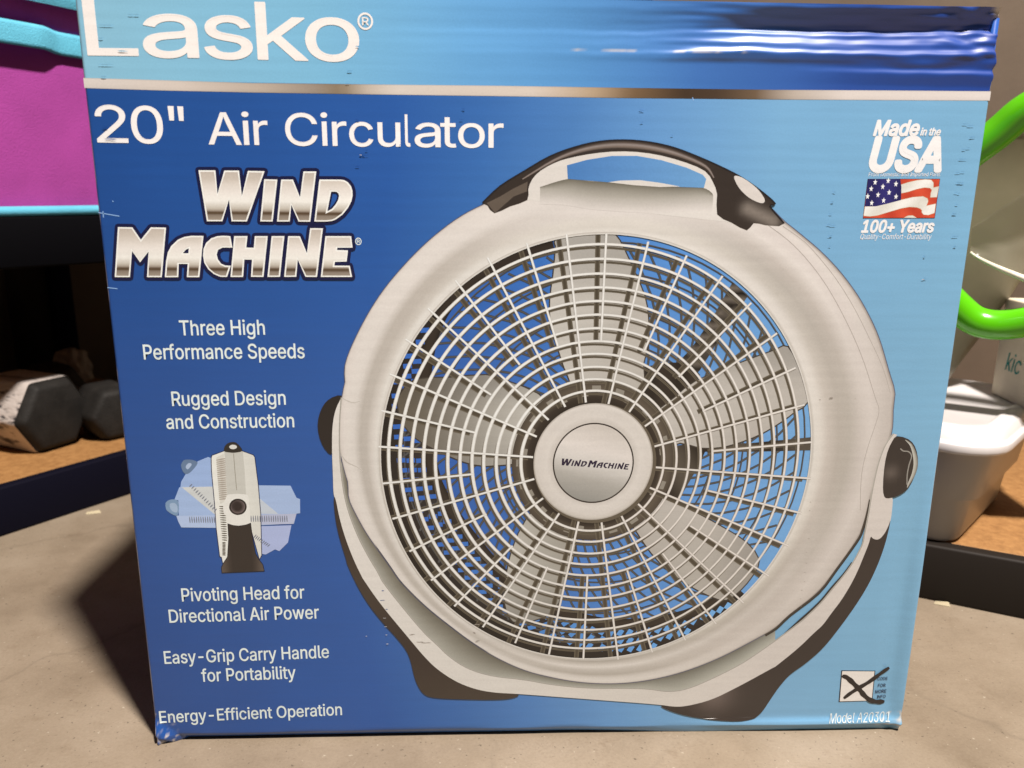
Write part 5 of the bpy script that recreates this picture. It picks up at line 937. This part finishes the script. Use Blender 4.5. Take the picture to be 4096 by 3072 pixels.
pr.poly(pl('motor_dark2'), 5.9, lambda x, z: mix(DK, ink((84, 74, 62)), 0.5 + 0.5 * math.sin(x * 120 + z * 90)), step=(0.006, 0.006))
HB = [q * 1e-4 for q in D['hub']]
pr.loft([ering(HB, 72, k) for k in (0.95, 1.1, 1.24, 1.36)], 6.6, [DK, DK2, ink((92, 80, 66)), ink((70, 60, 50))], True)
for i in range(40):
    a = R(9 * i)
    pts = [(HB[0] + HB[2] * k * math.cos(a + e), HB[1] + HB[3] * k * math.sin(a + e)) for k, e in (((1.12, -.05), (1.19, -.05), (1.19, .05), (1.12, .05)) if i % 2 else ((1.22, -.07), (1.29, -.06), (1.29, .05), (1.22, .05)))]
    if i % 3: pr.poly(pts, 6.8, ink((146, 134, 114)))
pr.build('motor', fan)
for nm, c0, c1, ax in (('blade_top', (196, 185, 168), (188, 176, 158), 0), ('blade_right', (192, 180, 163), (184, 172, 155), 0), ('blade_low', (176, 164, 146), (186, 174, 158), 1), ('blade_foot', (182, 172, 154), (160, 150, 132), 0), ('blade_left', (96, 86, 72), (188, 178, 161), 0)):
    pts = spline(pl(nm), 2, True); lo = min(p[ax] for p in pts); hi = max(p[ax] for p in pts)
    a_, b_ = ink(c0), ink(c1)
    pr = Print()
    pr.poly(offset(pts, 0.0009), 6.0, ink((60, 52, 44)))
    lo2 = min(p[1 - ax] for p in pts); hi2 = max(p[1 - ax] for p in pts)
    def blade_col(x, z):
        c_ = mix(a_, b_, smooth(lo, hi, (x, z)[ax])); u = ((x, z)[1 - ax] - lo2) / (hi2 - lo2)
        k = 1.06 - 0.30 * smooth(0.55, 1.0, u if nm != 'blade_foot' else 1 - u) - 0.10 * smooth(0.35, 0.0, u)
        return tuple(q * k for q in c_)
    pr.poly(pts, 6.3, blade_col, step=(0.006, 0.006))
    pr.build('blade', fan)
# front grille and the shadow it throws in the print
SH = ink((74, 64, 50)); SH2 = ink((112, 100, 82))
pr = Print()
spk = [[q * 1e-4 for q in s_] for s_ in D['spokes']]
for a in spk:
    hub_r = math.hypot(a[0] - HB[0], a[1] - HB[1]); L = math.hypot(a[2] - a[0], a[3] - a[1])
    ox, oz = -0.0052, -0.0006
    pr.stroke([(a[0] + ox * 0.7, a[1] + oz), (a[2] + ox * 1.1, a[3] + oz)], 7.2, 0.0036, [SH2, SH, SH, SH2])
for i, r in enumerate(RG[1:]):
    pr.stroke([(p[0] - 0.0012, p[1] - 0.0024) for p in ering(r, 120)], 7.0 + 0.002 * i, 0.0016, [SH2, SH, SH2], True)
pr.build('grille_shadow', fan)
pr = Print()
def rc_(k):
    def f(x, z):
        th = math.atan2(z - C0[1], x - C0[0]); s_ = 0.5 + 0.5 * math.cos(th - R(150))
        return mix(ink((232, 218, 200)), ink((243, 235, 221)), s_) if k == 1 else mix(ink((178, 162, 142)), ink((206, 194, 176)), s_)
    return f
for i, r in enumerate(RG[1:]):
    pts = ering(r, 160)
    w = [0.00185 + 0.0007 * smooth(-0.2, -1.0, math.cos(R(360 * j / 160))) for j in range(160)]
    pr.stroke(pts, 11.2 + 0.002 * i, w, [rc_(0), rc_(1), rc_(1), rc_(0)], True)
for i, a in enumerate(spk):
    p0, p1 = (a[0], a[1]), (a[2], a[3])
    pr.stroke([(p0[0] + (p1[0] - p0[0]) * t, p0[1] + (p1[1] - p0[1]) * t) for t in (0, .5, 1.004)], 11.5 + 0.002 * i, 0.00165, [rc_(0), rc_(1), rc_(1), rc_(0)])
pr.stroke(ering(C0, 200, 1.004), 11.1, 0.0016, [ink((196, 182, 162)), ink((228, 216, 198))], True)
pr.build('grille', fan)
# hub
pr = Print()
def hubcol(k):
    return [mix(ink((206, 192, 172)), ink((226, 212, 194)), 0.5 + 0.5 * math.sin(R(5 * i))) if k else ink((164, 150, 130)) for i in range(72)]
pr.loft([ering(HB, 72, k) for k in (1.0, 0.97, 0.9, 0.78, 0.7, 0.5)], 12.4, [hubcol(0), hubcol(1), [ink((218, 204, 186))] * 72, [ink((222, 208, 190))] * 72, [ink((210, 196, 178))] * 72, [ink((210, 196, 178))] * 72], True)
pr.loft([[(p[0] + 0.0012, p[1] - 0.0012) for p in ering(HB, 72, k)] for k in (1.03, 0.9)], 12.2, [ink((96, 84, 68)), ink((96, 84, 68))], True)
hubo = pr.build('hub', fan)
CB = [q * 1e-4 for q in D['hub_cap']]
pr = Print()
pr.poly(ering(CB, 90, 1.02), 12.7, ink((40, 32, 26)))
HG = [(-1, ink((150, 143, 130))), (-.45, ink((178, 168, 152))), (0, ink((218, 206, 190))), (.35, ink((228, 213, 196))), (1, ink((210, 195, 176)))]
pr.poly(ering(CB, 90, 0.985), 12.9, lambda x, z: ramp(HG, (z - CB[1]) / CB[3] + 0.25 * (x - CB[0]) / CB[2]), step=(0.004, 0.002))
a, b_, cp = D['hub_text']; a = (a[0] * 1e-4, a[1] * 1e-4); b_ = (b_[0] * 1e-4, b_[1] * 1e-4)
hubt = Print()
r1 = [p for q in 'WIND' for p in lg(q)]; r2 = [p for q in letters[4:] for p in lg(q)]
w1 = max(p[0] for p in r1) - min(p[0] for p in r1); w2 = max(p[0] for p in r2) - min(p[0] for p in r2)
h1 = max(p[1] for p in r1) - min(p[1] for p in r1)
tot = w1 + 0.001 + w2
for grp, x00, zb_, xoff in (('WIND', min(p[0] for p in r1), min(p[1] for p in r1), 0), (letters[4:], min(p[0] for p in r2), min(p[1] for p in r2), w1 + 0.001)):
    for k in grp:
        f = lambda pts: [((q[0] - x00 + xoff), q[1] - zb_) for q in pts]
        def place(pts):
            out = []
            for X, Y in f(pts):
                t = X / tot; xx = a[0] + (b_[0] - a[0]) * t + Y / h1 * cp * 1e-4 * 0.12; zz = a[1] + (b_[1] - a[1]) * t + Y / h1 * cp * 1e-4 * 1.02
                out.append((xx, zz))
            return out
        hubt.poly(offset(place(lg(k)), -0.00022), 13.3, ink((30, 18, 50)), [offset(place(lg(holes[k])), 0.00015)] if k in holes else [])
pr.build('hub_cap', fan)
hubt.build('hub_lettering', fan)
# handle
pr = Print()
ho = spline(pl('handle_outer'), 3); hi_ = spline(pl('handle_inner'), 2)
INN = ink((226, 212, 194))
hs_t = spline(pl('hole_shade_top'), 4); hs_b = spline(pl('hole_shade_bot'), 4)
pr.loft([resample(hs_t, 40), resample(hs_b, 40), [(p[0], p[1] - 0.010) for p in resample(hs_b, 40)]], 10.8, [ink((112, 104, 88)), ink((178, 166, 146)), ink((226, 211, 194))])
liner = [p for p in hi_ if 0.006 < 1] 
pr.poly([q for q in hi_[6:-8]], 10.6, lambda x, z: INN)
pr.poly(spline(pl('handle_hole'), 1, True), 12.0, lambda x, z: ramp(LOW, x - 0.02), step=(0.012, None))
pr.poly(pl('hole_lens'), 12.2, INN)
pr.build('handle_recess', fan)
pr = Print()
BR = ink((52, 42, 36)); BR2 = ink((38, 31, 28)); BR3 = ink((150, 132, 118))
ga, gb = [Vector(p) for p in pl('handle_glow')]
def handle_col(x, z):
    p = Vector((x, z)); t = max(0, min(1, (p - ga).dot(gb - ga) / (gb - ga).length_squared)); d = (p - ga - (gb - ga) * t).length
    return mix(BR, ink((136, 122, 110)), 0.95 * math.exp(-(d / 0.0046) ** 2))
pr.poly(ho + hi_[::-1], 12.4, handle_col, step=(0.003, 0.003))
pr.poly(pl('handle_side'), 12.6, ink((98, 84, 72)))
st = spline(pl('handle_streak'), 4); n_ = len(st)
pr.stroke(st, 12.8, [0.0012 + 0.0042 * math.sin(math.pi * i / (n_ - 1)) for i in range(n_)], [BR, ink((122, 104, 92)), BR3, ink((84, 68, 58)), BR2])
pr.poly(spline(pl('handle_button'), 3, True), 13.0, ink((222, 206, 188)))
pr.stroke(ho, 12.9, 0.0012, [BR2, ink((26, 24, 30))])
pr.build('handle', fan)
# stand, knobs
pr = Print()
it = resample(spline(pl('interior_top'), 2), 80); ib = resample(spline(pl('interior'), 2), 80)
def ic(c0, c1): return [mix(ink(c0), ink(c1), i / 79) for i in range(80)]
pr.loft([it, [mix(p + (0,), q + (0,), 0.5)[:2] for p, q in zip(it, ib)], ib], 8.0, [ic((92, 84, 70), (96, 90, 76)), ic((132, 124, 108), (150, 144, 126)), ic((166, 158, 140), (190, 182, 160))])
pr.stroke(spline(pl('dark_line'), 3), 10.7, 0.0022, [ink((40, 32, 26)), ink((60, 52, 44)), ink((70, 62, 54))])
pr.stroke(spline(pl('dark_line2'), 3), 10.7, 0.0018, [ink((60, 52, 44)), ink((36, 30, 26))])
pr.build('stand_recess', fan)
pr = Print()
so_, si_ = chaikin(pl('stand_outer'), 2, False), chaikin(pl('stand_inner'), 2, False)
A_, B_ = resample(so_, 130), resample(si_, 130)
ST = [(-.13, ink((230, 217, 199))), (-.04, ink((226, 213, 194))), (.06, ink((220, 206, 186))), (.2, ink((214, 198, 180)))]
dk_ = lambda c, k: tuple(q * k for q in c)
pr.poly(so_ + si_[::-1], 11.0, lambda x, z: ramp(ST, x), step=(0.02, 0.02))
pr.stroke(si_, 11.2, 0.0010, [ink((150, 140, 122)), ink((196, 184, 164))])
pr.build('stand', fan)
for nm in ('foot_left', 'foot_right'):
    pr = Print(); pts = chaikin(pl(nm), 2)
    c0, c1 = (ink((54, 42, 36)), ink((66, 54, 44))) if nm == 'foot_left' else (ink((50, 40, 36)), ink((104, 88, 80)))
    pr.poly(pts, 11.6, (lambda x, z: mix(c0, c1, 0.5 + 0.5 * math.sin(z * 60))) if nm == 'foot_left' else (lambda x, z: mix(c0, c1, math.exp(-((x - 0.143) ** 2 + (z - 0.035) ** 2) / 0.00022))), step=(0.006, 0.006))
    pr.build('foot', fan)
pr = Print(); pts = spline(pl('knob_left'), 2, True)
pr.poly(pts, 9.0, lambda x, z: mix(ink((34, 28, 26)), ink((62, 50, 44)), smooth(-.135, -.112, x)), step=(0.003, None)); pr.build('knob', fan)
pr = Print(); pts = spline(pl('knob_right'), 2, True)
kc = (sum(p[0] for p in pts) / len(pts), sum(p[1] for p in pts) / len(pts))
pr.poly(pts, 12.6, lambda x, z: mix(ink((48, 40, 36)), ink((92, 80, 72)), math.exp(-((x - kc[0] + 0.006) ** 2 + (z - kc[1] + 0.003) ** 2) / 0.00003)), step=(0.003, 0.003))
gl = spline(pl('knob_glint'), 3); n_ = len(gl)
pr.stroke(gl, 13.0, [0.0004 + 0.0030 * math.sin(math.pi * i / (n_ - 1)) for i in range(n_)], [ink((200, 192, 172)), ink((178, 170, 150)), ink((110, 100, 88))])
pr.stroke(spline(pl('knob_line'), 3), 13.0, 0.0009, [ink((150, 140, 124))] * 2)
pr.build('knob', fan)

# ---- small pivot picture
pr = Print()
body = pl('m_body'); lo = min(p[0] for p in body); hi = max(p[0] for p in body)
BL = ink((22, 34, 74))
pr.poly(offset(body, 0.0006), 3.7, BL)
pr.poly(body, 3.9, lambda x, z: mix(ink((242, 234, 216)), ink((226, 218, 200)), smooth(lo, hi, x)), step=(0.004, None))
pr.poly(pl('m_face'), 4.1, ink((208, 200, 182))); pr.poly(pl('m_edge'), 4.1, ink((224, 214, 194)))
pr.stroke(pl('m_seam'), 4.4, 0.0004, [ink((140, 130, 112))] * 2)
piv = pr.build('pivot_picture', box)
GH = dict(m_ghost1=(160, 182, 220), m_ghost2=(168, 188, 222), m_strip2=(184, 198, 226), m_wedge1=(214, 212, 206), m_ghost3=(172, 190, 222), m_wedge3=(204, 208, 214), m_strip3=(190, 192, 212), m_ghost4=(178, 186, 220), m_cap1=(104, 126, 154), m_capl1=(176, 190, 212), m_cap2=(128, 154, 182), m_capl2=(166, 184, 206))
for part_ in (('m_ghost1', 'm_ghost2', 'm_strip2', 'm_wedge1', 'm_cap1', 'm_capl1', 'm_cap2', 'm_capl2'), ('m_ghost3', 'm_wedge3', 'm_strip3', 'm_ghost4')):
    pr = Print()
    for k_, n_ in enumerate(part_):
        pr.poly(spline(pl(n_), 2, True) if 'cap' in n_ else pl(n_), 2.8 + 0.1 * k_, ink(GH[n_]))
    pr.build('tilted_outline', piv)
pr = Print()
for n_, c_, w_ in (('m_ticks', (176, 160, 138), .0011), ('m_ticks_dark', (78, 66, 52), .0009), ('m_ticks_ghost', (120, 122, 134), .0008)):
    for s_ in D[n_]:
        q = [v * 1e-4 for v in s_]
        m_ = ((q[0] + q[2]) / 2, (q[1] + q[3]) / 2)
        pr.stroke([(q[0], q[1]), m_, (q[2], q[3])], 4.5, [w_ * .5, w_, w_ * .6], [ink(c_)] * 2)
pr.build('vent_slots', piv)
pr = Print(); pr.poly(spline(pl('m_plate'), 2, True), 4.7, ink((238, 229, 212))); pr.build('pivot_plate', piv)
pr = Print(); leg = pl('m_leg'); lz = min(p[1] for p in leg); hz = max(p[1] for p in leg); lx = sum(p[0] for p in leg) / len(leg)
pr.poly(offset(leg, 0.0005), 4.8, ink((16, 18, 30))); pr.poly(leg, 5.0, lambda x, z: mix(ink((48, 40, 36)), ink((96, 82, 72)), smooth(0.007, 0.016, abs(x - lx)) * smooth(hz, lz, z)), step=(0.003, 0.003)); pr.build('foot', piv)
pr = Print(); kn = pl('m_knob'); kx = sum(p[0] for p in kn) / len(kn); kz = sum(p[1] for p in kn) / len(kn)
pr.poly(kn, 5.2, ink((30, 24, 24))); pr.poly(offset(kn, -0.0012), 5.4, lambda x, z: mix(ink((44, 34, 34)), ink((130, 112, 108)), smooth(0.001, 0.005, math.hypot(x - kx + .0005, z - kz - .0005) - 0.002)) , step=(0.0015, 0.0015))
pr.poly(offset(kn, -0.0036), 5.6, ink((40, 30, 30))); pr.build('knob', piv)
pr = Print(); pr.poly(spline(pl('m_top'), 2, True), 5.2, ink((42, 38, 34))); pr.poly(pl('m_light'), 5.5, ink((226, 220, 206))); pr.build('handle', piv)

# ---- flag
pr = Print(); fb = pl('f_base'); pr.poly(offset(fb, 0.0003), 3.0, ink((60, 30, 40))); pr.poly(fb, 3.2, lambda x, z: mix(ink((196, 62, 40)), ink((222, 82, 52)), 0.5 + 0.5 * math.sin(x * 330 + z * 200)), step=(0.004, 0.004))
flag = pr.build('flag_picture', box)
for n_ in ('f_white1', 'f_white2', 'f_white3'):
    pr = Print(); pts = spline(pl(n_), 1, True)
    pr.poly(offset(pts, 0.0003), 3.5, ink((206, 150, 110))); pr.poly(pts, 3.7, lambda x, z: mix(ink((226, 214, 190)), ink((250, 238, 220)), 0.5 + 0.5 * math.sin(x * 260 - z * 240)), step=(0.004, 0.004)); pr.build('stripe', flag)
pr = Print(); pr.poly(pl('f_canton'), 4.0, lambda x, z: mix(ink((34, 30, 84)), ink((50, 44, 108)), 0.5 + 0.5 * math.sin(x * 300)), step=(0.004, None)); canton = pr.build('canton', flag)
pr = Print()
for p in pl('f_stars'):
    pr.poly([(p[0] + (0.00155 if i % 2 == 0 else 0.0007) * math.sin(R(36 * i)), p[1] + (0.0021 if i % 2 == 0 else 0.0009) * math.cos(R(36 * i))) for i in range(10)], 4.3, ink((252, 244, 240)))
pr.build('stars', flag)

# ---- struck-out code label
pr = Print(); pr.poly(pl('q_frame'), 3.0, ink((30, 34, 46)), step=(0.003, 0.003)); lab = pr.build('code_label', box)
pr = Print(); pr.poly(pl('q_white'), 5.0, ink((240, 224, 204)), step=(0.003, 0.003)); pr.build('label_field', lab)
pr = Print()
for n_, w_ in (('q_x1', (0.0022, 0.0027, 0.0024)), ('q_x2', (0.0018, 0.0024, 0.0022))):
    st = spline(pl(n_), 4); m_ = len(st)
    pr.stroke(st, 7.8 if n_ == 'q_x1' else 8.4, [1.45 * (w_[1] + 0.0003 * math.sin(i * 0.9)) * (0.55 + 0.45 * min(1, i / 4, (m_ - 1 - i) / 3)) for i in range(m_)], [ink((30, 22, 22))] * 2)
pr.build('marker_cross', box)

# ---- scuffs, smudges and scratches on the front
pr = Print()
rnd = random.Random(3)
def smear(x, z, w, h, c, layer):
    n = 7; up = []; dn = []
    for i in range(n):
        t = i / (n - 1); e = math.sin(math.pi * t) ** 0.6
        up.append((x + (t - 0.5) * w, z + h * e * rnd.uniform(.3, 1))); dn.append((x + (t - 0.5) * w, z - h * e * rnd.uniform(.3, 1)))
    i0 = pr.add(up, layer, c); i1 = pr.add(dn, layer, c)
    for i in range(n - 1): pr.face([i0 + i, i0 + i + 1, i1 + i + 1, i1 + i])
def under(x, z): return panel_col(x, z)
for x, z, w in D['scuff']:
    x, z, w = x * 1e-4, z * 1e-4, w * 1e-4
    white = (x < -0.1 and z > 0.40) and False
    inside = math.hypot((x - C0[0]) / C0[2], (z - C0[1]) / C0[3]) < 1.36 and x > -.1
    base = ink((190, 172, 150)) if inside else under(x, z)
    for k in range(2 if w > 0.003 else 1):
        smear(x + rnd.uniform(-.25, .25) * w, z + rnd.uniform(-.0006, .0006), w * rnd.uniform(.3, .7), 0.00035, tuple(q * 0.80 for q in base), 13.6 + 0.1 * k)
for x, z, w in D['scuff_white']:
    smear(x * 1e-4, z * 1e-4, w * 1e-4 * 0.7, 0.0004, ink((206, 196, 190)), 14)
for q in D['scratch']:
    pr.stroke([(q[0] * 1e-4, q[1] * 1e-4), (q[2] * 1e-4, q[3] * 1e-4)], 2.2, 0.0006, [ink((150, 184, 226))] * 2)
tag(pr.build('scuff_marks', box), kind='stuff')
